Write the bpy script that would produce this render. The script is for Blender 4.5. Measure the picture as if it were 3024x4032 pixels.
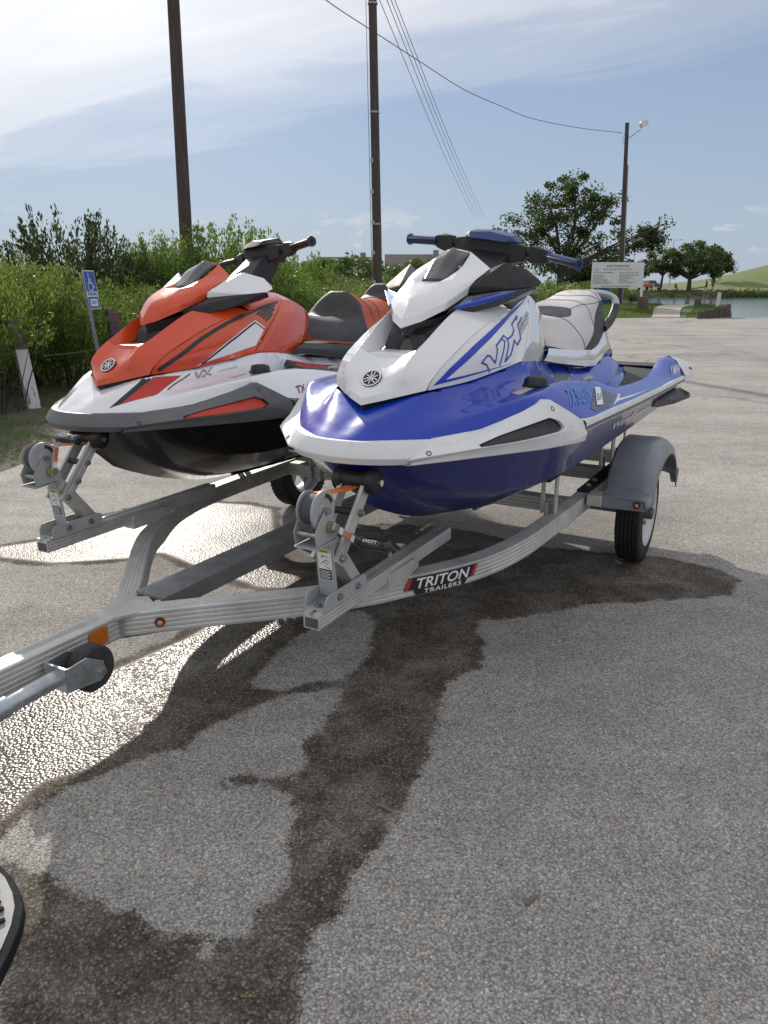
import bpy, bmesh, math, random
import numpy as np
from mathutils import Vector, Matrix
from mathutils.bvhtree import BVHTree
random.seed(7); RNG = np.random.default_rng(11)
for o in list(bpy.data.objects): bpy.data.objects.remove(o)
SC = bpy.context.scene; COL = SC.collection
R = math.radians
# ------------------------------------------------------------------ camera
cam = bpy.data.objects.new('camera', bpy.data.cameras.new('camera')); COL.objects.link(cam)
cam.location = (0, 0, 1.44); cam.rotation_euler = (R(90 - 16.6), 0, 0)
cam.data.sensor_fit = 'VERTICAL'; cam.data.sensor_height = 36.0; cam.data.lens = 36.0 * 3028 / 4032
cam.data.clip_start = 0.05; cam.data.clip_end = 4000
SC.camera = cam
# ------------------------------------------------------------------ light
SUN_AZ, SUN_EL = R(-19.0), R(26.5)          # azimuth from +Y, negative = to the left
sd = Vector((math.sin(SUN_AZ) * math.cos(SUN_EL), math.cos(SUN_AZ) * math.cos(SUN_EL), math.sin(SUN_EL)))
sun = bpy.data.objects.new('sun', bpy.data.lights.new('sun', 'SUN')); COL.objects.link(sun)
sun.data.energy = 3.3; sun.data.angle = R(0.6); sun.data.color = (1.0, 0.93, 0.83)
sun.rotation_euler = sd.to_track_quat('Z', 'Y').to_euler(); sun.location = (-6, 12, 14)
W = bpy.data.worlds.new('World'); SC.world = W; W.use_nodes = True
SC.view_settings.view_transform = 'Standard'; SC.view_settings.look = 'None'
SC.view_settings.exposure = 0.28; SC.view_settings.gamma = 1.0; SC.view_settings.use_curve_mapping = False

class NT:
    """tiny node-tree helper"""
    def __init__(s, tree): s.t = tree; s.n = tree.nodes; s.l = tree.links
    def node(s, typ, **kw):
        n = s.n.new(typ)
        for k, v in kw.items():
            if k == 'inp':
                for a, b in v.items():
                    if isinstance(b, bpy.types.NodeSocket): s.l.new(b, n.inputs[a])
                    else: n.inputs[a].default_value = b
            else: setattr(n, k, v)
        return n
    def link(s, a, b): s.l.new(a, b)
    def math(s, op, a, b=None, c=None, clamp=False):
        n = s.n.new('ShaderNodeMath'); n.operation = op; n.use_clamp = clamp
        for i, v in enumerate((a, b, c)):
            if v is None: continue
            if isinstance(v, bpy.types.NodeSocket): s.l.new(v, n.inputs[i])
            else: n.inputs[i].default_value = v
        return n.outputs[0]
    def ramp(s, fac, stops, interp='LINEAR'):
        n = s.n.new('ShaderNodeValToRGB'); n.color_ramp.interpolation = interp
        e = n.color_ramp.elements
        while len(e) < len(stops): e.new(0.5)
        for el, (p, c) in zip(e, stops):
            el.position = p; el.color = (c, c, c, 1) if not isinstance(c, (tuple, list)) else (*c[:3], 1)
        s.l.new(fac, n.inputs[0]); return n.outputs[0]
    def mix(s, fac, a, b, blend='MIX'):
        n = s.n.new('ShaderNodeMix'); n.data_type = 'RGBA'; n.blend_type = blend
        for k, v in ((0, fac), (6, a), (7, b)):
            if isinstance(v, bpy.types.NodeSocket): s.l.new(v, n.inputs[k])
            elif k == 0: n.inputs[0].default_value = v
            else: n.inputs[k].default_value = (*v[:3], 1)
        return n.outputs[2]
    def noise(s, vec, scale, detail=3, rough=0.5, dist=0.0):
        n = s.node('ShaderNodeTexNoise', inp={'Scale': scale, 'Detail': detail, 'Roughness': rough, 'Distortion': dist})
        if vec is not None: s.l.new(vec, n.inputs['Vector'])
        return n.outputs['Fac']
    def mapping(s, vec, scale=(1, 1, 1), rot=(0, 0, 0), loc=(0, 0, 0)):
        n = s.node('ShaderNodeMapping', inp={'Scale': scale, 'Rotation': rot, 'Location': loc}); s.l.new(vec, n.inputs['Vector'])
        return n.outputs[0]
    def bump(s, h, strength, dist, normal=None):
        n = s.node('ShaderNodeBump', inp={'Strength': strength, 'Distance': dist, 'Height': h})
        if normal is not None: s.l.new(normal, n.inputs['Normal'])
        return n.outputs[0]

def world_nodes():
    t = NT(W.node_tree); t.n.clear()
    out = t.node('ShaderNodeOutputWorld'); bg = t.node('ShaderNodeBackground', inp={'Strength': 0.072})
    sky = t.node('ShaderNodeTexSky', sky_type='NISHITA', sun_disc=False)
    sky.sun_elevation = SUN_EL; sky.sun_rotation = SUN_AZ
    sky.altitude = 0; sky.air_density = 1.0; sky.dust_density = 0.35; sky.ozone_density = 2.5
    tc = t.node('ShaderNodeTexCoord').outputs['Generated']
    sep = t.node('ShaderNodeSeparateXYZ'); t.link(tc, sep.inputs[0])
    zz = t.math('MAXIMUM', sep.outputs[2], 0.03)
    px = t.math('DIVIDE', sep.outputs[0], zz); py = t.math('DIVIDE', sep.outputs[1], zz)
    pl = t.node('ShaderNodeCombineXYZ', inp={0: px, 1: py, 2: 0.0}).outputs[0]
    # high cirrus sheet overhead; its ragged far edge crosses the view
    q = t.math('ADD', py, t.math('MULTIPLY', px, 0.85))
    rot = t.mapping(pl, rot=(0, 0, R(40)))
    fib = t.noise(t.mapping(rot, scale=(0.30, 1.5, 1), loc=(1.7, 0.4, 0)), 0.9, 8, 0.62, 0.9)
    blob = t.noise(t.mapping(rot, scale=(0.5, 0.8, 1), loc=(0.3, 2.2, 0)), 0.55, 4, 0.55, 0.4)
    q2 = t.math('ADD', q, t.math('ADD', t.math('MULTIPLY', t.math('SUBTRACT', fib, 0.5), 3.4), t.math('MULTIPLY', t.math('SUBTRACT', blob, 0.5), 3.4)))
    cir = t.ramp(t.math('MULTIPLY', q2, 0.1), [(0.20, 0.95), (0.34, 0.66), (0.43, 0.26), (0.56, 0.0)], 'EASE')
    # thin cloud scatters forward: brighter towards the sun by one law everywhere
    dt = t.node('ShaderNodeVectorMath', operation='DOT_PRODUCT'); t.link(tc, dt.inputs[0]); dt.inputs[1].default_value = sd
    cs = t.math('MAXIMUM', dt.outputs['Value'], 0.0)
    glow = t.math('ADD', t.math('MULTIPLY', t.math('POWER', cs, 14.0), 3.5), 9.0)
    ccol = t.node('ShaderNodeCombineXYZ', inp={0: glow, 1: t.math('MULTIPLY', glow, 1.01), 2: t.math('MULTIPLY', glow, 1.05)}).outputs[0]
    # small cumulus near the horizon
    cum = t.noise(t.mapping(tc, scale=(9, 9, 22), loc=(.6, .2, 0)), 1.0, 6, 0.6, 0.3)
    band = t.math('MULTIPLY', t.ramp(sep.outputs[2], [(0.02, 0.0), (0.05, 1.0), (0.075, 0.5), (0.10, 0.0)]), t.ramp(cum, [(0.57, 0.0), (0.63, 0.5)]))
    haze = t.ramp(sep.outputs[2], [(0.0, 0.90), (0.08, 0.75), (0.30, 0.48), (0.6, 0.25)])
    base = t.mix(haze, t.mix(1.0, sky.outputs[0], (0.66, 0.76, 0.92), 'MULTIPLY'), (4.9, 5.8, 7.1))
    c1 = t.mix(band, base, (9.5, 9.4, 9.2))
    c2 = t.mix(cir, c1, ccol)
    t.link(c2, bg.inputs['Color']); t.link(bg.outputs[0], out.inputs['Surface'])
world_nodes()

# ------------------------------------------------------------------ materials
M = {}
def mat(name):
    m = bpy.data.materials.new(name); m.use_nodes = True; t = NT(m.node_tree)
    p = t.n['Principled BSDF']; M[name] = m; return m, t, p
def ocoord(t): return t.node('ShaderNodeTexCoord').outputs['Object']
def simple(name, col, rough=0.5, metal=0.0, coat=0.0, var=0.12, vs=6.0, bump=0.0, bs=300.0, spec=0.5, rv=0.1, dirt=0.0, dirtcol=(0.18, 0.15, 0.12)):
    m, t, p = mat(name); o = ocoord(t)
    n = t.noise(o, vs, 5, 0.6)
    lo = tuple(c * (1 - var) for c in col); hi = tuple(min(1, c * (1 + var)) for c in col)
    c = t.ramp(n, [(0.3, lo), (0.7, hi)])
    if dirt > 0:
        d = t.ramp(t.noise(o, vs * 3.3, 8, 0.7), [(0.56, 0.0), (0.74, dirt)])
        c = t.mix(d, c, dirtcol)
    t.link(c, p.inputs['Base Color'])
    r = t.ramp(t.noise(o, vs * 5, 4, 0.6), [(0.3, max(0.02, rough - rv)), (0.7, min(1, rough + rv))])
    t.link(r, p.inputs['Roughness'])
    p.inputs['Metallic'].default_value = metal; p.inputs['Coat Weight'].default_value = coat
    p.inputs['Coat Roughness'].default_value = 0.035; p.inputs['Specular IOR Level'].default_value = spec
    if bump > 0: t.link(t.bump(t.noise(o, bs, 3, 0.6), bump, 0.002), p.inputs['Normal'])
    return m
def flat(name, col, rough=0.45): return simple(name, col, rough, var=0.04, vs=20, rv=0.05)

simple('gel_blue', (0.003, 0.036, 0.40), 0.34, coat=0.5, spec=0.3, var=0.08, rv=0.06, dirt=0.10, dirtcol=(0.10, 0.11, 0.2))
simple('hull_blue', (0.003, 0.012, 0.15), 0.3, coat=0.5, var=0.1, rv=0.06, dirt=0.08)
simple('gel_white', (0.74, 0.75, 0.77), 0.25, coat=0.8, var=0.03, rv=0.06, dirt=0.06, dirtcol=(0.5, 0.48, 0.44))
simple('gel_red', (0.62, 0.062, 0.012), 0.3, coat=0.6, spec=0.35, var=0.06, rv=0.06, dirt=0.05, dirtcol=(0.3, 0.05, 0.02))
simple('hull_black', (0.008, 0.008, 0.009), 0.16, coat=0.15, spec=0.35, var=0.1, rv=0.03, dirt=0.08, dirtcol=(0.08, 0.07, 0.06))
simple('bumper_white', (0.70, 0.71, 0.725), 0.5, var=0.05, bump=0.25, bs=500, dirt=0.30, dirtcol=(0.36, 0.32, 0.27))
simple('bumper_grey', (0.115, 0.12, 0.125), 0.5, var=0.08, bump=0.25, bs=500, dirt=0.2, dirtcol=(0.2, 0.18, 0.16))
simple('black_plastic', (0.018, 0.019, 0.021), 0.50, var=0.15, bump=0.15, bs=400, dirt=0.12, dirtcol=(0.10, 0.09, 0.08))
simple('pod_black', (0.020, 0.021, 0.023), 0.62, var=0.15, bump=0.2, bs=400, spec=0.3)
simple('black_gloss', (0.012, 0.013, 0.014), 0.16, var=0.1, coat=0.5)
simple('pad_black', (0.025, 0.026, 0.028), 0.7, var=0.15, bump=0.4, bs=250)
simple('insert_red', (0.50, 0.045, 0.022), 0.42, var=0.05, bump=0.15)
simple('vinyl_grey', (0.60, 0.575, 0.57), 0.6, var=0.06, bump=0.3, bs=350, dirt=0.15, dirtcol=(0.33, 0.30, 0.27))
simple('vinyl_black', (0.028, 0.029, 0.031), 0.55, var=0.12, bump=0.35, bs=350)
simple('vinyl_orange', (0.46, 0.085, 0.035), 0.6, var=0.08, bump=0.3, bs=350)
simple('seam_dark', (0.10, 0.095, 0.095), 0.7)
simple('grip_blue', (0.010, 0.040, 0.16), 0.4, var=0.12, bump=0.2, bs=200)
simple('accent_blue', (0.010, 0.05, 0.36), 0.3, coat=0.4)
simple('silver_plastic', (0.45, 0.46, 0.47), 0.35, metal=0.4)
simple('decal_blue', (0.015, 0.04, 0.46), 0.35, var=0.03)
simple('decal_cyan', (0.05, 0.22, 0.62), 0.4, var=0.05)
simple('decal_white', (0.76, 0.76, 0.77), 0.4, var=0.03)
simple('decal_black', (0.014, 0.015, 0.017), 0.35, var=0.06)
simple('decal_bronze', (0.075, 0.062, 0.050), 0.28, metal=0.2, var=0.06)
simple('decal_red', (0.50, 0.03, 0.02), 0.4, var=0.05)
simple('decal_maroon', (0.16, 0.03, 0.015), 0.5, var=0.1)
simple('decal_orange', (0.62, 0.16, 0.03), 0.4, var=0.05)
simple('decal_yellow', (0.70, 0.55, 0.03), 0.45, var=0.05)
simple('decal_grey', (0.42, 0.43, 0.44), 0.45, var=0.1, vs=60)
simple('dull_film', (0.47, 0.48, 0.50), 0.35, var=0.12, vs=9, coat=0.3)
simple('chrome', (0.78, 0.78, 0.78), 0.14, metal=1.0, var=0.05)
simple('zinc', (0.46, 0.50, 0.52), 0.34, metal=0.85, var=0.25, vs=14, dirt=0.35, dirtcol=(0.22, 0.15, 0.10))
simple('winch_grey', (0.34, 0.355, 0.36), 0.45, var=0.08, vs=10, dirt=0.12, dirtcol=(0.25, 0.15, 0.08))
simple('fender_grey', (0.20, 0.22, 0.25), 0.33, var=0.1, vs=8, bump=0.12, bs=350, dirt=0.15, dirtcol=(0.14, 0.13, 0.12))
simple('tyre', (0.012, 0.012, 0.013), 0.72, var=0.25, vs=20, bump=0.3, bs=150, dirt=0.15, dirtcol=(0.05, 0.045, 0.04))
simple('rim_paint', (0.50, 0.52, 0.53), 0.38, metal=0.35, var=0.1, dirt=0.15)
simple('strap', (0.07, 0.075, 0.10), 0.8, bump=0.5, bs=300)
simple('strap_orange', (0.55, 0.14, 0.03), 0.7)
simple('amber', (0.60, 0.17, 0.01), 0.2, coat=0.8, var=0.2, vs=90)
simple('lens_red', (0.45, 0.02, 0.015), 0.25, coat=0.6)
simple('bolt_steel', (0.34, 0.34, 0.34), 0.42, metal=0.9, var=0.3, vs=60)
def alu():
    m, t, p = mat('aluminium'); o = ocoord(t)
    n = t.noise(o, 9, 6, 0.65); n2 = t.noise(o, 55, 4, 0.6)
    c = t.ramp(n, [(0.3, (0.45, 0.45, 0.44)), (0.7, (0.64, 0.635, 0.615))])
    st = t.ramp(t.noise(o, 30, 8, 0.75), [(0.58, 0.0), (0.78, 0.45)])
    c = t.mix(st, c, (0.27, 0.25, 0.22)); t.link(c, p.inputs['Base Color'])
    t.link(t.ramp(n2, [(0.3, 0.48), (0.7, 0.68)]), p.inputs['Roughness'])
    p.inputs['Metallic'].default_value = 0.62
    t.link(t.bump(t.noise(o, 420, 2, 0.5), 0.12, 0.001), p.inputs['Normal'])
alu()

# ------------------------------------------------------------------ object helpers
def link(name, me, parent=None, m=None, smooth=None):
    o = bpy.data.objects.new(name, me); COL.objects.link(o)
    if parent is not None: o.parent = parent
    if m is not None:
        me.materials.clear(); me.materials.append(M[m] if isinstance(m, str) else m)
    if smooth is not None:
        me.polygons.foreach_set('use_smooth', [True] * len(me.polygons))
        if smooth < 179: me.set_sharp_from_angle(angle=R(smooth))
    return o
def tag(o, label=None, cat=None, group=None, kind=None):
    for k, v in (('label', label), ('category', cat), ('group', group), ('kind', kind)):
        if v: o[k] = v
    return o
def thing(name, label, cat, loc=(0, 0, 0), rz=0.0, group=None):
    o = bpy.data.objects.new(name, None); COL.objects.link(o); o.location = loc; o.rotation_euler = (0, 0, rz)
    o.empty_display_size = 0.1
    return tag(o, label, cat, group)

class MB:
    def __init__(s): s.v = []; s.f = []
    def add(s, vs, fs):
        b = len(s.v); s.v += [tuple(v) for v in vs]; s.f += [tuple(b + i for i in f) for f in fs]; return s
    def box(s, lo, hi, rot=None, piv=None):
        x0, y0, z0 = lo; x1, y1, z1 = hi
        vs = [Vector(p) for p in ((x0,y0,z0),(x1,y0,z0),(x1,y1,z0),(x0,y1,z0),(x0,y0,z1),(x1,y0,z1),(x1,y1,z1),(x0,y1,z1))]
        if rot is not None:
            c = Vector(piv) if piv is not None else sum(vs, Vector()) / 8
            vs = [rot @ (v - c) + c for v in vs]
        return s.add(vs, [(0,3,2,1),(4,5,6,7),(0,1,5,4),(1,2,6,5),(2,3,7,6),(3,0,4,7)])
    def cyl(s, a, b, r0, r1=None, n=16, cap=True):
        r1 = r0 if r1 is None else r1
        return s.lathe(a, b, [(0, r0), (1, r1)], n, cap)
    def lathe(s, a, b, prof, n=24, cap=True):
        a = Vector(a); b = Vector(b); d = b - a; q = d.to_track_quat('Z', 'Y')
        vs = []
        for (h, r) in prof:
            for k in range(n):
                an = 2 * math.pi * k / n; vs.append(a + d * h + q @ Vector((r * math.cos(an), r * math.sin(an), 0)))
        fs = [(i*n+k, i*n+(k+1)%n, (i+1)*n+(k+1)%n, (i+1)*n+k) for i in range(len(prof)-1) for k in range(n)]
        if cap: fs += [tuple(range(n))[::-1], tuple((len(prof)-1)*n+k for k in range(n))]
        return s.add(vs, fs)
    def tube(s, pts, r, n=10, cap=True):
        pts = [Vector(p) for p in pts]; rr = r if isinstance(r, (list, tuple)) else [r] * len(pts)
        vs = []; up = None
        for i, p in enumerate(pts):
            d = (pts[min(i+1, len(pts)-1)] - pts[max(i-1, 0)]).normalized()
            if up is None: up = Vector((0,0,1)) if abs(d.z) < 0.9 else Vector((1,0,0))
            x = d.cross(up).normalized(); up = x.cross(d).normalized()
            for k in range(n):
                an = 2*math.pi*k/n; vs.append(p + (x*math.cos(an) + up*math.sin(an)) * rr[i])
        fs = [(i*n+k, i*n+(k+1)%n, (i+1)*n+(k+1)%n, (i+1)*n+k) for i in range(len(pts)-1) for k in range(n)]
        if cap: fs += [tuple(range(n))[::-1], tuple((len(pts)-1)*n+k for k in range(n))]
        return s.add(vs, fs)
    def sweep(s, pts, prof, up=(0,0,1), cap=True):
        """closed 2-D profile [(side, up)] swept along a path"""
        pts = [Vector(p) for p in pts]; U = Vector(up); n = len(prof); vs = []
        for i, p in enumerate(pts):
            d0 = (p - pts[i-1]).normalized() if i else None; d1 = (pts[i+1] - p).normalized() if i < len(pts)-1 else None
            d = ((d0 or d1) + (d1 or d0)).normalized()
            x = d.cross(U).normalized(); u = x.cross(d).normalized()
            k = 1.0
            if d0 and d1: k = 1 / max(0.5, math.cos(d0.angle(d1) / 2))
            for a, b in prof: vs.append(p + x * a * k + u * b)
        fs = [(i*n+k, i*n+(k+1)%n, (i+1)*n+(k+1)%n, (i+1)*n+k) for i in range(len(pts)-1) for k in range(n)]
        if cap: fs += [tuple(range(n))[::-1], tuple((len(pts)-1)*n+k for k in range(n))]
        return s.add(vs, fs)
    def hull(s, pts):
        bm = bmesh.new()
        for p in pts: bm.verts.new(p)
        r = bmesh.ops.convex_hull(bm, input=bm.verts)
        bmesh.ops.delete(bm, geom=[e for e in r['geom_interior'] if isinstance(e, bmesh.types.BMVert)], context='VERTS')
        bm.verts.index_update(); bmesh.ops.dissolve_limit(bm, angle_limit=R(1), verts=bm.verts, edges=bm.edges); bm.verts.index_update()
        s.add([v.co.copy() for v in bm.verts], [[v.index for v in f.verts] for f in bm.faces]); bm.free(); return s
    def prism(s, poly, axis_vec):
        a = Vector(axis_vec); n = len(poly); vs = [Vector(p) for p in poly]; vs += [v + a for v in vs]
        return s.add(vs, [tuple(range(n))[::-1], tuple(range(n, 2*n))] + [(k, (k+1)%n, n+(k+1)%n, n+k) for k in range(n)])
    def mirror(s):
        b = len(s.v); s.v += [(x, -y, z) for x, y, z in s.v]; s.f += [tuple(b + i for i in f[::-1]) for f in s.f]; return s
    def mesh(s, name, merge=0.0005, fix=True):
        me = bpy.data.meshes.new(name); me.from_pydata(s.v, [], s.f); me.update()
        if merge or fix:
            bm = bmesh.new(); bm.from_mesh(me)
            if merge: bmesh.ops.remove_doubles(bm, verts=bm.verts, dist=merge)
            if fix: bmesh.ops.recalc_face_normals(bm, faces=bm.faces)
            bm.to_mesh(me); bm.free()
        return me
    def build(s, name, m, parent=None, smooth=30, bevel=0.0, solid=0.0, sub=0, seg=2, merge=0.0005, fix=True):
        o = link(name, s.mesh(name, merge, fix), parent, m, smooth)
        if solid: md = o.modifiers.new('solid', 'SOLIDIFY'); md.thickness = solid; md.offset = -1
        if bevel:
            md = o.modifiers.new('bevel', 'BEVEL'); md.width = bevel; md.segments = seg; md.limit_method = 'ANGLE'; md.angle_limit = R(32); md.harden_normals = True
        if sub: md = o.modifiers.new('sub', 'SUBSURF'); md.levels = sub; md.render_levels = sub
        return o

def crv(a, b, c, d, t):
    return 0.5 * ((2*b) + (c - a)*t + (2*a - 5*b + 4*c - d)*t*t + (3*b - a - 3*c + d)*t*t*t)
def interp(rows, k, smooth):
    """rows: (n, ..., 3) array; k subdivisions per interval along axis 0"""
    P = np.asarray(rows, float); n = len(P); out = []
    for i in range(n-1):
        a = P[i-1] if i else 2*P[0] - P[1]; b = P[i]; c = P[i+1]; d = P[i+2] if i+2 < n else 2*P[-1] - P[-2]
        for j in range(k):
            t = j / k; out.append(crv(a, b, c, d, t) if smooth else b + (c-b)*t)
    out.append(P[-1]); return np.array(out)
def L(p): return (-p[0], p[1], p[2])          # (s towards stern, t to port, z) -> local x forward, y port
def net(mb, P, ku=3, kv=3, su=True, sv=True):
    A = interp(P, ku, su); A = np.swapaxes(interp(np.swapaxes(A, 0, 1), kv, sv), 0, 1)
    nu, nv = A.shape[:2]; vs = [L(A[i, j]) for i in range(nu) for j in range(nv)]
    fs = [(i*nv+j, i*nv+j+1, (i+1)*nv+j+1, (i+1)*nv+j) for i in range(nu-1) for j in range(nv-1)]
    mb.add(vs, fs); return A

FONT = {}
def text_mesh(s, size, shear=0.0, offset=0.0, spacing=1.0, bold=False, res=3):
    cu = bpy.data.curves.new('txt', 'FONT'); cu.body = s; cu.size = size; cu.shear = shear; cu.offset = offset; cu.space_character = spacing
    cu.align_x = 'LEFT'; cu.resolution_u = res; cu.fill_mode = 'FRONT'
    if bold: cu.offset = offset + size * 0.018
    o = bpy.data.objects.new('txt', cu); COL.objects.link(o)
    dg = bpy.context.evaluated_depsgraph_get(); dg.update()
    me = bpy.data.meshes.new_from_object(o.evaluated_get(dg))
    v = np.empty(len(me.vertices)*3); me.vertices.foreach_get('co', v); v = v.reshape(-1, 3)
    f = [tuple(p.vertices) for p in me.polygons]
    bpy.data.objects.remove(o); bpy.data.curves.remove(cu); bpy.data.meshes.remove(me)
    return v, f
# ------------------------------------------------------------------ jet skis
AX_ROT = R(240.8); E0 = Vector((-0.039, 2.477, 0.0)); T_RED = Vector((-1.0757, 0.6751, -0.027))

def orient(o, ref=(-1.0, 0, 0.9)):
    me = o.data; r = Vector(ref); a = 0.0
    for p in me.polygons:
        c = p.center; q = Vector((c.x, 0, r.z)); a += p.normal.dot(c - q) * p.area
    if a < 0: me.flip_normals()
    return o
def caster(o):
    me = o.data
    return BVHTree.FromPolygons([v.co.copy() for v in me.vertices], [tuple(p.vertices) for p in me.polygons])
def project(bvhs, pts, dirv=(0, -1, 0), start=1.2, off=0.0015):
    d = Vector(dirv); out = []; last = None
    for p in pts:
        p = Vector(p); best = None
        for b in bvhs:
            h = b.ray_cast(p - d * start, d)
            if h[0] is not None and (best is None or h[3] < best[3]): best = h
        if best is None:
            for b in bvhs:
                h = b.find_nearest(p)
                if h[0] is not None and (best is None or h[3] < best[3]): best = h
        n = best[1]
        if n.dot(d) > 0: n = -n
        out.append(best[0] + n * off)
    return out
def poly_mesh(poly3, cuts=2):
    bm = bmesh.new(); vs = [bm.verts.new(p) for p in poly3]; bm.faces.new(vs)
    bmesh.ops.triangulate(bm, faces=bm.faces)
    for _ in range(cuts):
        lim = 0.02
        es = [e for e in bm.edges if e.calc_length() > lim]
        if not es: break
        bmesh.ops.subdivide_edges(bm, edges=es, cuts=1, use_grid_fill=True)
        bmesh.ops.triangulate(bm, faces=bm.faces)
    bm.verts.index_update()
    r = [v.co.copy() for v in bm.verts], [[v.index for v in f.verts] for f in bm.faces]
    bm.free(); return r
def decal(name, m, parent, bvhs, polys, off=0.0015, cuts=4, **kw):
    mb = MB()
    for poly in polys:
        v, f = poly_mesh([L(p) for p in poly], cuts); mb.add(project(bvhs, v, off=off, **kw), f)
    return mb.build(name, m, parent, smooth=60, fix=False, merge=0)
def stroke(a, b, w):
    """thin quad from a to b in the s-z plane"""
    a = np.array(a, float); b = np.array(b, float); d = b - a; n = np.array([-d[2], 0, d[0]]); n = n / np.linalg.norm(n) * w / 2
    return [a + n, b + n, b - n, a - n]
def lettering(name, s, m, parent, bvhs, origin, udir, vdir, size, off=0.002, shear=0.0, outline=None, inner='gel_white', bold=False, spacing=1.0, **kw):
    """origin/udir/vdir in (s,t,z); text laid along udir, up along vdir, then pressed onto the surface"""
    u = Vector(L(udir)).normalized(); w = Vector(L(vdir)).normalized(); o0 = Vector(L(origin))
    v, f = text_mesh(s, size, shear, 0.0, spacing, bold)
    ob = MB().add(project(bvhs, [o0 + u*p[0] + w*p[1] for p in v], off=off, **kw), f).build(name, m, parent, smooth=60, fix=False, merge=0)
    if outline:
        v, f = text_mesh(s, size, shear, -outline, spacing, bold)
        MB().add(project(bvhs, [o0 + u*p[0] + w*p[1] for p in v], off=off + 0.0008, **kw), f).build('letter_fill', inner, ob, smooth=60, fix=False, merge=0)
    return ob

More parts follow.
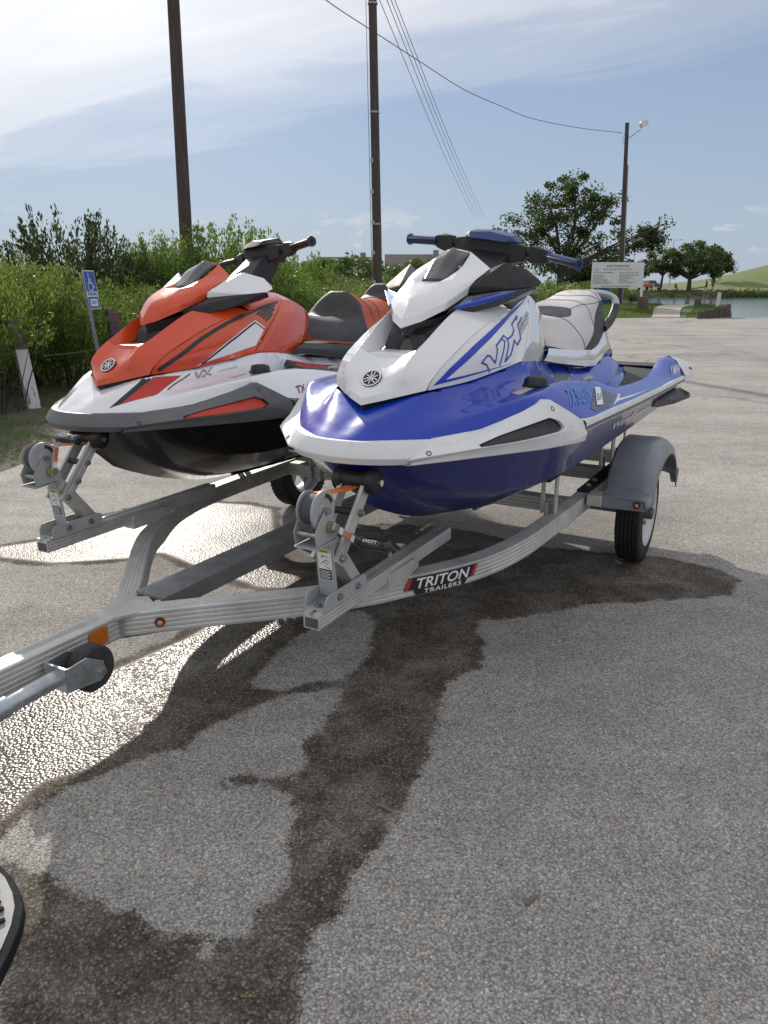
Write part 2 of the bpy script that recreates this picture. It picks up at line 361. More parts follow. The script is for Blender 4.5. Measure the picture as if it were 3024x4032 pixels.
def make_ski(loc, label, blue):
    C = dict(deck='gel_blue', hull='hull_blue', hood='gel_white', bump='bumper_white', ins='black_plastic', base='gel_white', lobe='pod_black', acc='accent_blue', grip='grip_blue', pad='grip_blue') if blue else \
        dict(deck='gel_white', hull='hull_black', hood='gel_red', bump='bumper_grey', ins='insert_red', base='black_plastic', lobe='gel_white', acc='black_plastic', grip='black_plastic', pad='black_plastic')
    K = thing('jet_ski', label, 'jet ski', loc, AX_ROT, 'jet skis on the trailer')
    # ---- hull
    mb = MB()
    H = [[(-.205,0,.925),(-.17,0,.875),(-.12,0,.815),(-.03,0,.735)],
         [(-.165,.13,.925),(-.09,.12,.855),(-.02,.075,.775),(.07,0,.690)],
         [(-.02,.30,.928),(.10,.275,.80),(.18,.16,.70),(.26,0,.620)],
         [(.22,.44,.930),(.38,.395,.752),(.44,.22,.64),(.52,0,.560)],
         [(.60,.535,.930),(.70,.455,.752),(.78,.26,.63),(.88,0,.535)],
         [(1.35,.540,.905),(1.35,.462,.748),(1.38,.27,.625),(1.4,0,.525)],
         [(2.25,.525,.878),(2.25,.452,.738),(2.25,.27,.62),(2.25,0,.52)],
         [(2.86,.515,.860),(2.86,.445,.733),(2.86,.26,.62),(2.86,0,.52)]]
    net(mb, H, 5, 2, True, False)
    tr = [L(p) for p in H[-1]]; mb.mirror()
    loop = tr + [(x, -y, z) for x, y, z in tr[::-1][1:]]
    mb.add(loop, [tuple(range(len(loop)))])
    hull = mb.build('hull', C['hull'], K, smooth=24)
    st = MB()                                     # lifting strakes along the bottom
    for tt, zz in ((.355, .0), (.17, .0)):
        path = [(.55, tt*.82), (.95, tt), (1.6, tt*1.02), (2.8, tt)]
        st.sweep([L((s, t_, {.355:.695, .17:.595}[tt] - .012*(s-.55)/2)) for s, t_ in path], [(-.012, .012), (.012, .012), (.012, -.006), (-.004, -.010)])
    st.mirror().build('strake', C['hull'], hull, smooth=30)
    # ---- deck
    D = [
     [(.22,0,1.06),(-.02,0,1.062),(-.06,0,1.052),(-.09,0,1.042),(-.12,0,1.030),(-.15,0,1.018),(-.175,0,1.006),(-.198,0,.996),(-.222,0,.984)],
     [(.22,.02,1.06),(.0,.08,1.082),(-.04,.078,1.068),(-.075,.075,1.055),(-.11,.072,1.041),(-.14,.069,1.027),(-.165,.067,1.013),(-.19,.065,.999),(-.214,.062,.984)],
     [(.23,.04,1.07),(.035,.155,1.100),(.005,.150,1.085),(-.025,.144,1.068),(-.06,.137,1.050),(-.095,.130,1.031),(-.125,.124,1.014),(-.155,.118,.999),(-.185,.112,.983)],
     [(.24,.06,1.08),(.10,.180,1.108),(.085,.192,1.085),(.06,.204,1.066),(.035,.215,1.049),(.005,.226,1.033),(-.02,.234,1.018),(-.04,.242,1.002),(-.058,.247,.982)],
     [(.30,.06,1.09),(.26,.218,1.122),(.25,.25,1.094),(.24,.295,1.078),(.24,.335,1.070),(.24,.375,1.072),(.25,.414,1.078),(.25,.425,1.062),(.21,.418,1.015)],
     [(.5,.06,1.10),(.45,.262,1.145),(.44,.29,1.112),(.43,.33,1.092),(.43,.365,1.086),(.43,.395,1.087),(.44,.428,1.091),(.44,.452,1.072),(.42,.52,1.0)],
     [(.6,.06,1.12),(.57,.298,1.163),(.57,.315,1.125),(.565,.34,1.100),(.56,.365,1.091),(.56,.395,1.091),(.56,.430,1.095),(.56,.463,1.074),(.55,.565,.984)],
     [(.7,.06,1.12),(.66,.300,1.160),(.65,.318,1.10),(.645,.33,1.02),(.645,.37,1.01),(.645,.392,1.082),(.65,.432,1.093),(.65,.468,1.070),(.65,.570,.981)],
     [(.8,.06,1.12),(.75,.300,1.152),(.74,.320,1.05),(.735,.33,.90),(.735,.378,.88),(.735,.392,1.065),(.74,.430,1.087),(.74,.472,1.058),(.74,.572,.977)],
     [(1.03,.06,1.1),(1.03,.295,1.115),(1.03,.320,1.0),(1.03,.335,.86),(1.03,.405,.85),(1.03,.412,1.035),(1.03,.445,1.058),(1.03,.490,1.026),(1.03,.570,.967)],
     [(1.25,.06,1.08),(1.25,.290,1.09),(1.25,.325,.98),(1.25,.345,.85),(1.25,.438,.85),(1.25,.450,.99),(1.25,.482,1.008),(1.25,.515,.990),(1.25,.566,.958)],
     [(1.6,.06,1.05),(1.6,.285,1.052),(1.6,.330,.97),(1.6,.36,.87),(1.6,.438,.865),(1.6,.445,.965),(1.6,.474,.982),(1.6,.505,.970),(1.6,.560,.945)],
     [(1.95,.06,1.05),(1.95,.255,1.055),(1.95,.300,.99),(1.95,.340,.93),(1.95,.430,.92),(1.95,.437,.952),(1.95,.465,.968),(1.95,.497,.957),(1.95,.555,.933)],
     [(2.3,.06,1.06),(2.3,.21,1.065),(2.3,.255,1.0),(2.3,.29,.943),(2.3,.410,.933),(2.3,.420,.952),(2.3,.450,.966),(2.3,.485,.953),(2.3,.547,.919)],
     [(2.5,.06,1.06),(2.5,.16,1.055),(2.5,.20,1.0),(2.5,.24,.948),(2.5,.400,.938),(2.5,.408,.965),(2.5,.442,.982),(2.5,.478,.966),(2.5,.541,.912)],
     [(2.66,.06,.99),(2.66,.12,.985),(2.66,.16,.965),(2.66,.2,.950),(2.66,.390,.942),(2.66,.400,.994),(2.66,.440,1.012),(2.66,.480,.986),(2.66,.538,.908)],
     [(2.8,.06,.958),(2.8,.1,.957),(2.8,.15,.953),(2.8,.2,.950),(2.8,.390,.945),(2.8,.402,.998),(2.8,.445,1.014),(2.8,.490,.984),(2.8,.535,.903)],
     [(2.92,.06,.955),(2.92,.1,.954),(2.92,.15,.952),(2.92,.2,.950),(2.92,.40,.946),(2.92,.415,.985),(2.92,.460,.998),(2.92,.505,.970),(2.92,.532,.899)]]
    for r in D:
        if .78 < r[1][0] < 2.6: r[1] = (r[1][0], r[1][1] - .035, r[1][2] - .004)
    mb = MB(); A = net(mb, [r[1:] for r in D], 4, 3, True, True)
    mb.mirror(); n0 = [L(r[1]) for r in D]
    for i in range(len(D)-1):                                             # hidden centre strip under the fairings
        a, b = n0[i], n0[i+1]; mb.add([a, b, (b[0], -b[1], b[2]-.02), (a[0], -a[1], a[2]-.02)], [(0, 1, 2, 3)])
    tail = [L(p) for p in D[-1][1:]]
    mb.add(tail + [(x, -y, z) for x, y, z in tail[::-1]] + [(-2.90, -.51, .86), (-2.90, .51, .86)], [tuple(range(2*len(tail)+2))])
    deck = mb.build('deck', C['deck'], K, smooth=38)
    bd = caster(deck)
    # foot-well and boarding mats (ribbed rubber)
    for sgn in (1, -1):
        mat_ = MB(); rows = [[np.array(D[r][3]) + (0, .012, .004), np.array(D[r][4]) + (0, -.006, .004)] for r in range(9, 18)]
        rows = [[(p[0], p[1]*sgn, p[2]) for p in q] for q in rows]
        net(mat_, rows, 3, 2, True, False); mat_.build('foot_mat', 'pad_black', deck, smooth=40)
    bmat = MB().box((-2.90, -.38, .958), (-2.70, .38, .964)); bmat.build('boarding_mat', 'pad_black', deck, bevel=.002)
    # ---- bumper round the bow
    top = [(-.226,0,.987),(-.215,.07,.987),(-.178,.145,.986),(-.125,.200,.985),(-.056,.249,.984),(.10,.345,.984),(.28,.455,.982),(.45,.545,.982)]
    fac = [(-.248,0,.940),(-.238,.078,.940),(-.203,.158,.939),(-.150,.220,.938),(-.085,.270,.937),(.09,.375,.937),(.27,.485,.938),(.45,.566,.940)]
    mb = MB(); rows = []
    for a, b in zip(top, fac):
        a = np.array(a); b = np.array(b); o2 = (b - a) * (1, 1, 0)
        rows.append([a + (.03, -.012, .001) if a[1] else a + (.03, 0, .001), a + o2*.12, b*.5 + a*.5 + o2*.22, b, b - o2*.5 + (0, 0, -.022), b - o2*1.6 + (.015, -.01 if b[1] else 0, -.026)])
    net(mb, rows, 5, 1, True, False); mb.mirror()
    bow = orient(mb.build('bow_bumper', C['bump'], K, smooth=50, bevel=.003), (0, 0, .95))
    # ---- guard plate with rubber insert each side
    for sgn in (1, -1):
        F = lambda p: (-p[0], p[1]*sgn, p[2])
        outer = [(-.058,.256,.986),(.08,.338,1.000),(.21,.412,1.034),(.345,.482,1.070),(.41,.527,1.028),(.478,.566,.984),(.476,.580,.948),(.42,.566,.934),(.27,.503,.932),(.10,.395,.933),(-.02,.320,.934),(-.155,.228,.937)]
        inner = [(.012,.372,.966),(.10,.405,.983),(.20,.450,.999),(.305,.497,1.016),(.338,.520,1.003),(.352,.534,.984),(.350,.540,.976),(.33,.534,.970),(.25,.502,.965),(.15,.456,.960),(.08,.420,.959),(.012,.383,.957)]
        q = MB(); n = len(outer)
        q.add([F(p) for p in outer] + [F(p) for p in inner], [(i, (i+1) % n, n+(i+1) % n, n+i) for i in range(n)])
        rec = [(p[0]*1.0 + .004, p[1] - .016, p[2]) for p in inner]
        q.add([F(p) for p in inner] + [F(p) for p in rec], [(i, (i+1) % n, n+(i+1) % n, n+i) for i in range(n)])
        back = [(p[0], p[1] - .03, p[2] - (.012 if i in (6,7,8,9,10,11) else .0)) for i, p in enumerate(outer)]
        q.add([F(p) for p in outer] + [F(p) for p in back], [(i, n+i, n+(i+1) % n, (i+1) % n) for i in range(n)])
        low = [(p[0]-.002, p[1]-.006, .917) for p in outer[6:12]]; lb = [(p[0], p[1]-.04, .915) for p in outer[6:12]]
        q.add([F(p) for p in outer[6:12]] + [F(p) for p in low] + [F(p) for p in lb], [(i, i+1, 7+i, 6+i) for i in range(5)] + [(6+i, 7+i, 13+i, 12+i) for i in range(5)])
        pl = q.build('guard_plate', C['bump'], K, smooth=28, bevel=.0035)
        bpl = caster(pl); c = np.mean(rec, 0); mid = MB(); m_ = len(rec)
        ring = [tuple(np.array(p)*.86 + c*.14 + (0, .011, 0)) for p in rec]
        mid.add([F((p[0], p[1]-.004, p[2])) for p in rec] + [F(p) for p in ring], [(i, (i+1) % m_, m_+(i+1) % m_, m_+i) for i in range(m_)] + [tuple(range(m_, 2*m_))])
        mid.build('rubber_insert', C['ins'], pl, smooth=60)
        for sp, nn in (((-.112,.262,.955), (-.5,.85,.1)), ((.332,.505,1.048), (-.25,.95,.2))):
            nv = Vector((-nn[0], nn[1]*sgn, nn[2])).normalized(); co_, n_, _i, _d = bpl.find_nearest(Vector(F(sp))); n_ = n_ if n_.y*sgn > 0 else -n_; p = co_; nv = n_
            MB().lathe(p - nv*.010, p + nv*.0018, [(0,.0085),(1,.0085),(1,.006),(.5,.0055),(.5,.0)], 14, False).build('screw_cup', 'black_plastic', pl, smooth=30)
    # ---- rub rail along the side
    a0 = [(.47,.574,.986),(.9,.578,.973),(1.36,.570,.953),(2.1,.558,.926),(2.9,.540,.899)]
    for nm, m_, o0, o1, dt in (('rub_rail', C['bump'] if blue else 'bumper_grey', 0.002, -.019, 0.0), ('rail_stripe', 'decal_bronze' if blue else 'black_plastic', -.0195, -.031, -.001), ('rail_lip', C['bump'], -.0315, -.036, -.003)):
        mb = MB(); rows = [[(p[0], p[1]-.03+dt, p[2]+o0+.003), (p[0], p[1]-.004+dt, p[2]+o0), (p[0], p[1]+.002+dt, p[2]+(o0+o1)/2), (p[0], p[1]+.001+dt, p[2]+o1), (p[0], p[1]-.03+dt, p[2]+o1-.004)] for p in a0]
        net(mb, rows, 5, 1, True, False); mb.mirror(); mb.build(nm, m_, K, smooth=50)
    # ---- hood
    mb = MB()
    h0 = [(-.071,0,1.070),(-.036,.058,1.084),(.006,.115,1.099),(.053,.168,1.113)]
    h1 = [(-.066,0,1.093),(-.028,.062,1.108),(.016,.120,1.124),(.066,.176,1.140)]
    h2 = [(-.030,0,1.119),(-.012,.052,1.131),(.006,.110,1.152),(.098,.184,1.166)]
    h3 = [(.003,0,1.144),(.010,.048,1.153),(.020,.105,1.179),(.135,.192,1.192)]
    h4 = [(.055,0,1.180),(.055,.046,1.184),(.060,.105,1.210),(.185,.198,1.216)]
    h5 = [(.098,0,1.206),(.098,.046,1.208),(.100,.107,1.232),(.235,.202,1.237)]
    net(mb, [h0, h1], 1, 3, False, False); net(mb, [h1, h2, h3, h4, h5], 3, 3, True, False)
    side = [[h5[2], h5[3]], [(.150,.112,1.255),(.309,.207,1.266)], [(.245,.118,1.302),(.40,.214,1.296)], [(.345,.125,1.345),(.50,.220,1.322)], [(.47,.150,1.385),(.645,.226,1.345)]]
    net(mb, side, 3, 3, True, True)
    # hood flanks fold inward into the intake
    fold = [[(.100,.107,1.232),(.100,.088,1.205)], [(.150,.112,1.255),(.165,.082,1.215)], [(.245,.118,1.302),(.26,.085,1.24)], [(.345,.125,1.345),(.36,.09,1.29)], [(.47,.150,1.385),(.48,.11,1.34)]]
    net(mb, fold, 3, 1, True, False)
    # raised step ahead of the intake
    net(mb, [[(.098,0,1.206),(.098,.046,1.208),(.100,.088,1.205)], [(.103,0,1.219),(.104,.042,1.220),(.112,.080,1.216)], [(.185,0,1.224),(.18,.042,1.225),(.172,.080,1.222)], [(.21,0,1.19),(.20,.042,1.19),(.19,.08,1.19)]], 1, 2, False, False)
    mb.mirror(); hood = orient(mb.build('hood', C['hood'], K, smooth=20, bevel=.002, solid=.006), (0, 0, 1.0))
    bh = caster(hood)
    # black strip standing in for the shadow under the hood edge
    g = MB(); net(g, [[(p[0]+.004, p[1]-.004 if p[1] else 0, p[2]-.003) for p in h0], [(p[0]+.014, max(0, p[1]-.012), p[2]-.016) for p in h0]], 1, 3, False, False); g.mirror().build('hood_gap_shade', 'black_plastic', hood, smooth=40)
    # air intake under the visor
    mb = MB()
    net(mb, [[(.182,0,1.219),(.262,.075,1.225),(.40,.115,1.28),(.55,.16,1.34)], [(.225,0,1.262),(.305,.068,1.275),(.42,.112,1.32),(.56,.165,1.365)], [(.215,0,1.300),(.30,.085,1.325),(.44,.125,1.372),(.56,.150,1.40)]], 1, 2, False, False)
    mb.mirror(); orient(mb.build('air_intake', 'black_gloss' if blue else 'black_plastic', hood, smooth=15))
    MB().hull([(x, y*g, z) for g in (1, -1) for x, y, z in ((-.205,.085,1.18),(-.30,.10,1.255),(-.40,.11,1.30),(-.52,.15,1.37),(-.60,.15,1.39),(-.62,.16,1.20),(-.24,.07,1.27),(-.42,.09,1.36))]).build('intake_filler', 'black_plastic', hood, smooth=20)  # black filler block added to close a light leak below the visor
    # ---- visor
    mb = MB()
    v0 = [(.193,0,1.294),(.240,.055,1.315),(.315,.104,1.350),(.462,.126,1.400)]
    v1 = [(.203,0,1.322),(.250,.058,1.343),(.322,.108,1.377),(.468,.131,1.428)]
    v2 = [(.262,0,1.383),(.288,.048,1.390),(.355,.092,1.414),(.505,.138,1.452)]
    v3 = [(.372,0,1.437),(.385,.045,1.441),(.430,.078,1.452),(.560,.146,1.474)]
    v4 = [(.428,0,1.444),(.440,.046,1.446),(.545,.068,1.500),(.606,.148,1.490)]
    v5 = [(.600,0,1.562),(.618,.030,1.557),(.636,.060,1.548),(.618,.135,1.497)]
    net(mb, [v0, v1], 1, 3, False, False); net(mb, [v1, v2, v3], 3, 3, True, False); net(mb, [v3, v4], 1, 3, False, False)
    net(mb, [[v4[2], v4[3]], [v5[2], v5[3]]], 1, 2, False, False)
    net(mb, [[v5[0],v5[1],v5[2],v5[3]], [(.62,0,1.53),(.64,.03,1.52),(.655,.06,1.51),(.63,.13,1.47)]], 1, 2, False, False)
    mb.mirror(); visor = orient(mb.build('visor', C['hood'], K, smooth=18, bevel=.0025, solid=.008), (0, 0, 1.2))
    MB().hull([(x, y*g, z) for g in (1, -1) for x, y, z in ((-.30,.085,1.342),(-.46,.112,1.398),(-.60,.135,1.468),(-.61,.0,1.50),(-.29,.0,1.36),(-.46,.135,1.375),(-.62,.19,1.385),(-.62,.17,1.44))]).build('visor_filler', 'black_plastic', visor, smooth=20)  # black filler added so no light shows through between visor and pods
    dash = MB()
    net(dash, [[(.428,0,1.4465),(.440,.044,1.4485)], [(.50,0,1.490),(.495,.056,1.480)], [(.565,0,1.540),(.56,.062,1.522)], [(.603,0,1.5655),(.636,.056,1.5500)]], 4, 4, True, True)
    dash.mirror(); orient(dash.build('instrument_cover', 'black_gloss', visor, smooth=60, solid=.006), (0, 0, 1.2))
    # ---- mirror pods
    for sgn in (1, -1):
        F = lambda p: (-p[0], p[1]*sgn, p[2])
        up = [(.455,.138,1.402),(.458,.146,1.430),(.472,.122,1.404),(.470,.122,1.426),(.548,.142,1.459),(.600,.150,1.490),(.642,.195,1.513),(.712,.250,1.489),(.712,.300,1.452),(.69,.320,1.440),(.655,.316,1.428),(.58,.262,1.418),(.52,.19,1.408),(.70,.16,1.43),(.72,.25,1.42)]
        pod = MB().hull([F(p) for p in up]).build('mirror_pod', C['lobe'], K, smooth=12, bevel=.004)
        lo = [(.34,.112,1.352),(.472,.120,1.400),(.57,.255,1.416),(.66,.312,1.426),(.70,.29,1.405),(.62,.245,1.378),(.50,.215,1.358),(.40,.15,1.335),(.33,.10,1.335),(.66,.16,1.38),(.42,.09,1.36),(.40,.150,1.375),(.455,.150,1.402)]
        MB().hull([F(p) for p in lo]).build('pod_underside', 'black_gloss' if blue else 'black_plastic', pod, smooth=15, bevel=.003)
        ac = [(.345,.120,1.350),(.350,.125,1.362),(.465,.140,1.399),(.57,.265,1.414),(.575,.268,1.408),(.50,.215,1.378),(.43,.165,1.360),(.50,.15,1.39)]
        if blue: MB().hull([F((p[0]-.004, p[1]+.006, p[2])) for p in ac]).build('accent_strip', 'accent_blue', pod, smooth=15, bevel=.003)
    # ---- side panel and rear fairing
    for sgn in (1, -1):
        F = lambda rows: [[(p[0], p[1]*sgn, p[2]) for p in r] for r in rows]
        SP = [[(.060,.173,1.113),(.25,.225,1.124),(.42,.266,1.146),(.558,.300,1.168)],
              [(.075,.178,1.142),(.27,.232,1.165),(.45,.268,1.195),(.62,.290,1.215)],
              [(.110,.184,1.170),(.29,.228,1.215),(.48,.258,1.250),(.72,.265,1.275)],
              [(.145,.188,1.192),(.315,.206,1.262),(.515,.223,1.315),(.84,.225,1.335)],
              [(.155,.180,1.196),(.33,.198,1.268),(.655,.215,1.350),(.945,.178,1.386)]]
        mb = MB(); net(mb, F(SP), 3, 4, True, True); pan = orient(mb.build('side_panel', C['hood'], K, smooth=40, bevel=.002, solid=.006))
        RF = [[(.560,.298,1.166),(.76,.292,1.148),(.975,.250,1.127)],
              [(.64,.286,1.215),(.84,.280,1.185),(1.052,.228,1.174)],
              [(.73,.262,1.275),(.93,.245,1.250),(1.118,.203,1.220)],
              [(.85,.222,1.335),(1.0,.205,1.325),(1.185,.170,1.285)],
              [(.948,.176,1.388),(1.06,.160,1.380),(1.222,.135,1.328)],
              [(.93,.09,1.42),(1.05,.08,1.412),(1.230,.07,1.338)],
              [(.92,0,1.425),(1.05,0,1.418),(1.232,0,1.340)]]
        mb = MB(); net(mb, F(RF), 3, 4, False if not blue else True, True); rf = orient(mb.build('rear_fairing', C['hood'], K, smooth=25, solid=.006))
        tp = MB(); net(tp, F([[(.645,.224,1.347),(.80,.20,1.372),(.946,.176,1.388)], [(.60,.14,1.40),(.78,.12,1.41),(.94,.09,1.42)], [(.60,0,1.41),(.78,0,1.42),(.93,0,1.425)]]), 2, 3, True, True)
        orient(tp.build('cowl_top', 'black_plastic' if blue else C['hood'], K, smooth=40, solid=.005))
        if sgn == 1: panel, fair = pan, rf
    bp = caster(panel); bf = caster(fair)
    # ---- steering
    if blue: ge = [(1.000,-.385,1.622), (.962,-.235,1.609), (1.006,.235,1.540), (.925,.385,1.507)]
    else: ge = [(1.17,-.375,1.560), (1.12,-.23,1.575), (.955,.255,1.628), (.868,.415,1.648)]
    cen = tuple((np.array(ge[1]) + ge[2]) / 2)
    bars = thing('handlebar', None, None); bars.parent = K
    bar = MB().tube([L(ge[0]), L(ge[1]), L(cen), L(ge[2]), L(ge[3])], .011, 10).build('bar_tube', 'black_plastic', bars)
    for e, i in ((0, 1), (3, 2)):
        a, b = Vector(L(ge[i])), Vector(L(ge[e])); d = (b - a)
        prof = [(0,.016),(.04,.021),(.08,.0165)] + [(.08 + .8*k/14, .0165 + (.0014 if k % 2 else 0)) for k in range(1, 15)] + [(.93,.017),(.96,.0235),(1.0,.0235),(1.0,.015)]
        MB().lathe(a, b, prof, 18).build('grip', C['grip'], bars, smooth=40)
        n = d.normalized(); cp = Vector(L(cen)); u = Vector((0, 0, 1)); f = Vector((1, 0, 0))
        q = a + (cp - a).normalized()*.075
        MB().hull([p + u*uu + f*ff for p, uu, ff in ((a, .021, .016), (a, .021, -.020), (a, -.024, .012), (a, -.024, -.018), (q, .030, .022), (q, .030, -.026), (q, -.033, .020), (q, -.033, -.024), ((a+q)/2, .034, .0), ((a+q)/2, -.038, .0))]).build('switch_housing', 'black_plastic', bars, smooth=15, bevel=.003)
        lv = [a + f*.03 + n*.0, a + f*.055 + n*.03, b + f*.045 - n*.02]
        MB().tube(lv, [.007, .006, .005], 8).build('lever', 'black_plastic', bars, smooth=50)
    # centre casting, neck and pad
    ga, gb = Vector(L(ge[1])), Vector(L(ge[2])); cp = Vector(L(cen)); w = (gb - ga).normalized(); f = Vector((1, 0, 0)); f = (f - w*f.dot(w)).normalized(); u = w.cross(f); u = u if u.z > 0 else -u
    P = lambda a, b, c: cp + w*a + f*b + u*c
    MB().hull([P(x, y, z) for x in (-.15, .15) for y, z in ((.022, .026), (-.028, .026), (.02, -.03), (-.026, -.03))] + [P(x, y, z) for x in (-.10, .10) for y, z in ((.05, .034), (-.05, .04), (.045, -.045), (-.05, -.05))]).build('bar_casing', 'black_plastic', bars, smooth=14, bevel=.004)
    nb = [L((.80,-.07,1.465)), L((.80,.07,1.465)), L((1.0,-.075,1.465)), L((1.0,.075,1.465))]
    MB().hull(nb + [P(x, y, -.01) for x in (-.085, .085) for y in (.055, -.05)] + [P(x, .06, -.035) for x in (-.07, .07)]).build('steering_neck', 'black_plastic', K, smooth=14, bevel=.004)
    pad = MB().hull([P(x, y, z) for x, y, z in ((-.115,.03,.035),(-.115,-.045,.04),(.115,.03,.035),(.115,-.045,.04),(-.075,.085,.030),(.075,.085,.030),(-.09,.055,.055),(.09,.055,.055),(-.09,-.04,.068),(.09,-.04,.068),(0,.06,.066),(0,-.045,.076),(0,.095,.032),(-.05,-.075,.045),(.05,-.075,.045))])
    pad.build('bar_pad', C['pad'], bars, smooth=22, bevel=.006, seg=3)
    # ---- seat base
    for sgn in (1, -1):
        F = lambda rows: [[(p[0], p[1]*sgn, p[2]) for p in r] for r in rows]
        SB = [[(.84,.296,1.146),(1.13,.297,1.108),(1.6,.288,1.057),(1.8,.268,1.056),(2.1,.225,1.068),(2.32,.20,1.085),(2.5,.178,1.050),(2.62,.14,.985)],
              [(.90,.290,1.165),(1.2,.292,1.135),(1.55,.288,1.095),(1.8,.262,1.095),(2.1,.215,1.105),(2.33,.180,1.128),(2.5,.150,1.105),(2.62,.12,1.0)],
              [(1.0,.262,1.183),(1.3,.268,1.156),(1.55,.272,1.138),(1.8,.240,1.122),(2.1,.195,1.138),(2.33,.160,1.175),(2.46,.135,1.195),(2.60,.09,1.05)],
              [(1.0,.20,1.18),(1.3,.20,1.15),(1.55,.20,1.13),(1.8,.18,1.11),(2.1,.12,1.12),(2.33,.10,1.17),(2.46,.08,1.20),(2.60,.05,1.06)],
              [(1.0,.0,1.17),(1.3,.0,1.15),(1.55,.0,1.13),(1.8,.0,1.11),(2.1,.0,1.12),(2.33,.0,1.17),(2.46,.0,1.20),(2.60,.0,1.06)]]
        mb = MB(); net(mb, F(SB), 2, 4, False, True); sb_ = orient(mb.build('seat_base', C['base'], K, smooth=30, bevel=.004))
        if sgn == 1: sbase = sb_
    # ---- seat: cross-section stations (s, top z, shoulder t, shoulder z, side t, side z, bottom t, bottom z)
    if blue:
        ST = [(1.17,1.325,.085,1.318,.150,1.255,.195,1.180),(1.28,1.318,.095,1.308,.172,1.250,.232,1.160),(1.42,1.304,.105,1.296,.190,1.250,.246,1.142),(1.58,1.298,.115,1.292,.200,1.245,.250,1.128),(1.74,1.318,.118,1.308,.195,1.250,.238,1.122),
              (1.90,1.348,.112,1.334,.182,1.262,.222,1.120),(2.02,1.362,.108,1.348,.170,1.270,.205,1.126),(2.14,1.374,.105,1.362,.158,1.285,.185,1.140),(2.26,1.398,.100,1.384,.145,1.300,.165,1.165),(2.36,1.404,.092,1.388,.130,1.300,.145,1.190),(2.42,1.386,.08,1.365,.112,1.290,.125,1.205)]
    else:
        ST = [(1.17,1.325,.085,1.318,.150,1.255,.200,1.180),(1.28,1.306,.095,1.296,.178,1.245,.235,1.165),(1.42,1.284,.105,1.276,.195,1.235,.246,1.150),(1.56,1.276,.115,1.272,.205,1.235,.250,1.140),(1.66,1.288,.120,1.290,.205,1.245,.246,1.135),
              (1.715,1.405,.110,1.372,.190,1.265,.236,1.132),(1.78,1.412,.108,1.378,.178,1.268,.222,1.130),(1.90,1.382,.105,1.355,.170,1.270,.210,1.135),(2.05,1.372,.105,1.352,.160,1.280,.195,1.145),(2.17,1.388,.100,1.370,.150,1.295,.175,1.165),(2.225,1.455,.085,1.42,.135,1.32,.155,1.185),(2.32,1.452,.075,1.415,.12,1.32,.135,1.20),(2.40,1.40,.07,1.37,.11,1.30,.125,1.205)]
    rows = [[(s, 0, z), (s, a*.55, z + (.004 if s < 1.7 else -.003)), (s, a, b), (s, (a+c)/2 + .012, (b+d)/2 + .008), (s, c, d), (s, (c+e)/2 + .012, (d+g)/2), (s, e, g)] for s, z, a, b, c, d, e, g in ST]
    mb = MB(); SA = net(mb, rows, 4, 3, True, True)
    mb.mirror()
    first = [L(p) for p in rows[0]]; lastr = [L(p) for p in rows[-1]]
    mb.add(first + [(x, -y, z) for x, y, z in first[::-1][:-1]], [tuple(range(2*len(first)-1))])
    mb.add(lastr + [(x, -y, z) for x, y, z in lastr[::-1][:-1]], [tuple(range(2*len(lastr)-1))])
    seat = mb.build('seat', 'vinyl_grey' if blue else 'vinyl_orange', K, smooth=50)
    # piping seams and coloured panels follow the cover
    nu, nv = SA.shape[:2]
    def on_seat(iu, jv, lift=.002):
        iu = min(max(iu, 0), nu-1); jv = min(max(jv, 0), nv-1); i0, j0 = int(iu), int(jv); i1, j1 = min(i0+1, nu-1), min(j0+1, nv-1); fu, fv = iu-i0, jv-j0
        p = SA[i0,j0]*(1-fu)*(1-fv) + SA[i1,j0]*fu*(1-fv) + SA[i0,j1]*(1-fu)*fv + SA[i1,j1]*fu*fv
        du = SA[i1,j0] - SA[max(i0-1,0),j0]; dv = SA[i0,min(j0+1,nv-1)] - SA[i0,max(j0-1,0)]
        n = np.cross(du, dv); n = n/(np.linalg.norm(n)+1e-9)
        if n[2] < 0 and jv < 6: n = -n
        if n[1] < 0 and jv >= 6: n = -n
        return p + n*lift
    def seam(path, r=.0014):
        pts = [on_seat(a, b) for a, b in path]
        for sgn in (1, -1): MB().tube([(-p[0], p[1]*sgn, p[2]) for p in pts], r, 6).build('piping', 'seam_dark', seat, smooth=60)
    def patch(name, m_, u0, u1, fv0, fv1, ku=14, kv=10, lift=.0035):
        q = MB()
        for sgn in (1, -1):
            g = [[on_seat(u0 + (u1-u0)*i/ku, fv0(i/ku) + (fv1(i/ku)-fv0(i/ku))*j/kv, lift) for j in range(kv+1)] for i in range(ku+1)]
            vs = [(-p[0], p[1]*sgn, p[2]) for r_ in g for p in r_]
            q.add(vs, [(i*(kv+1)+j, i*(kv+1)+j+1, (i+1)*(kv+1)+j+1, (i+1)*(kv+1)+j) for i in range(ku) for j in range(kv)])
        return q.build(name, m_, seat, smooth=60)
    if blue:
        patch('seat_panel', 'vinyl_black', 5, 17, lambda f: 0, lambda f: 8.2*(1-(1-f)**4) * (1 if f < .75 else 1-(f-.75)*1.0))
        patch('lower_panel', 'vinyl_black', 12, 39, lambda f: 17.9 - 8.5*min(1, f*1.3), lambda f: 18)
        seam([(7 + .35*k, k) for k in range(19)]); seam([(21 + 1.2*math.sin(k/18*3.1), k*17/18) for k in range(19)])
        seam([(27 + .35*k, k*.8) for k in range(19)]); seam([(17 + k, 6 + .25*k) for k in range(16)]); seam([(34 - .2*k, k) for k in range(13)])
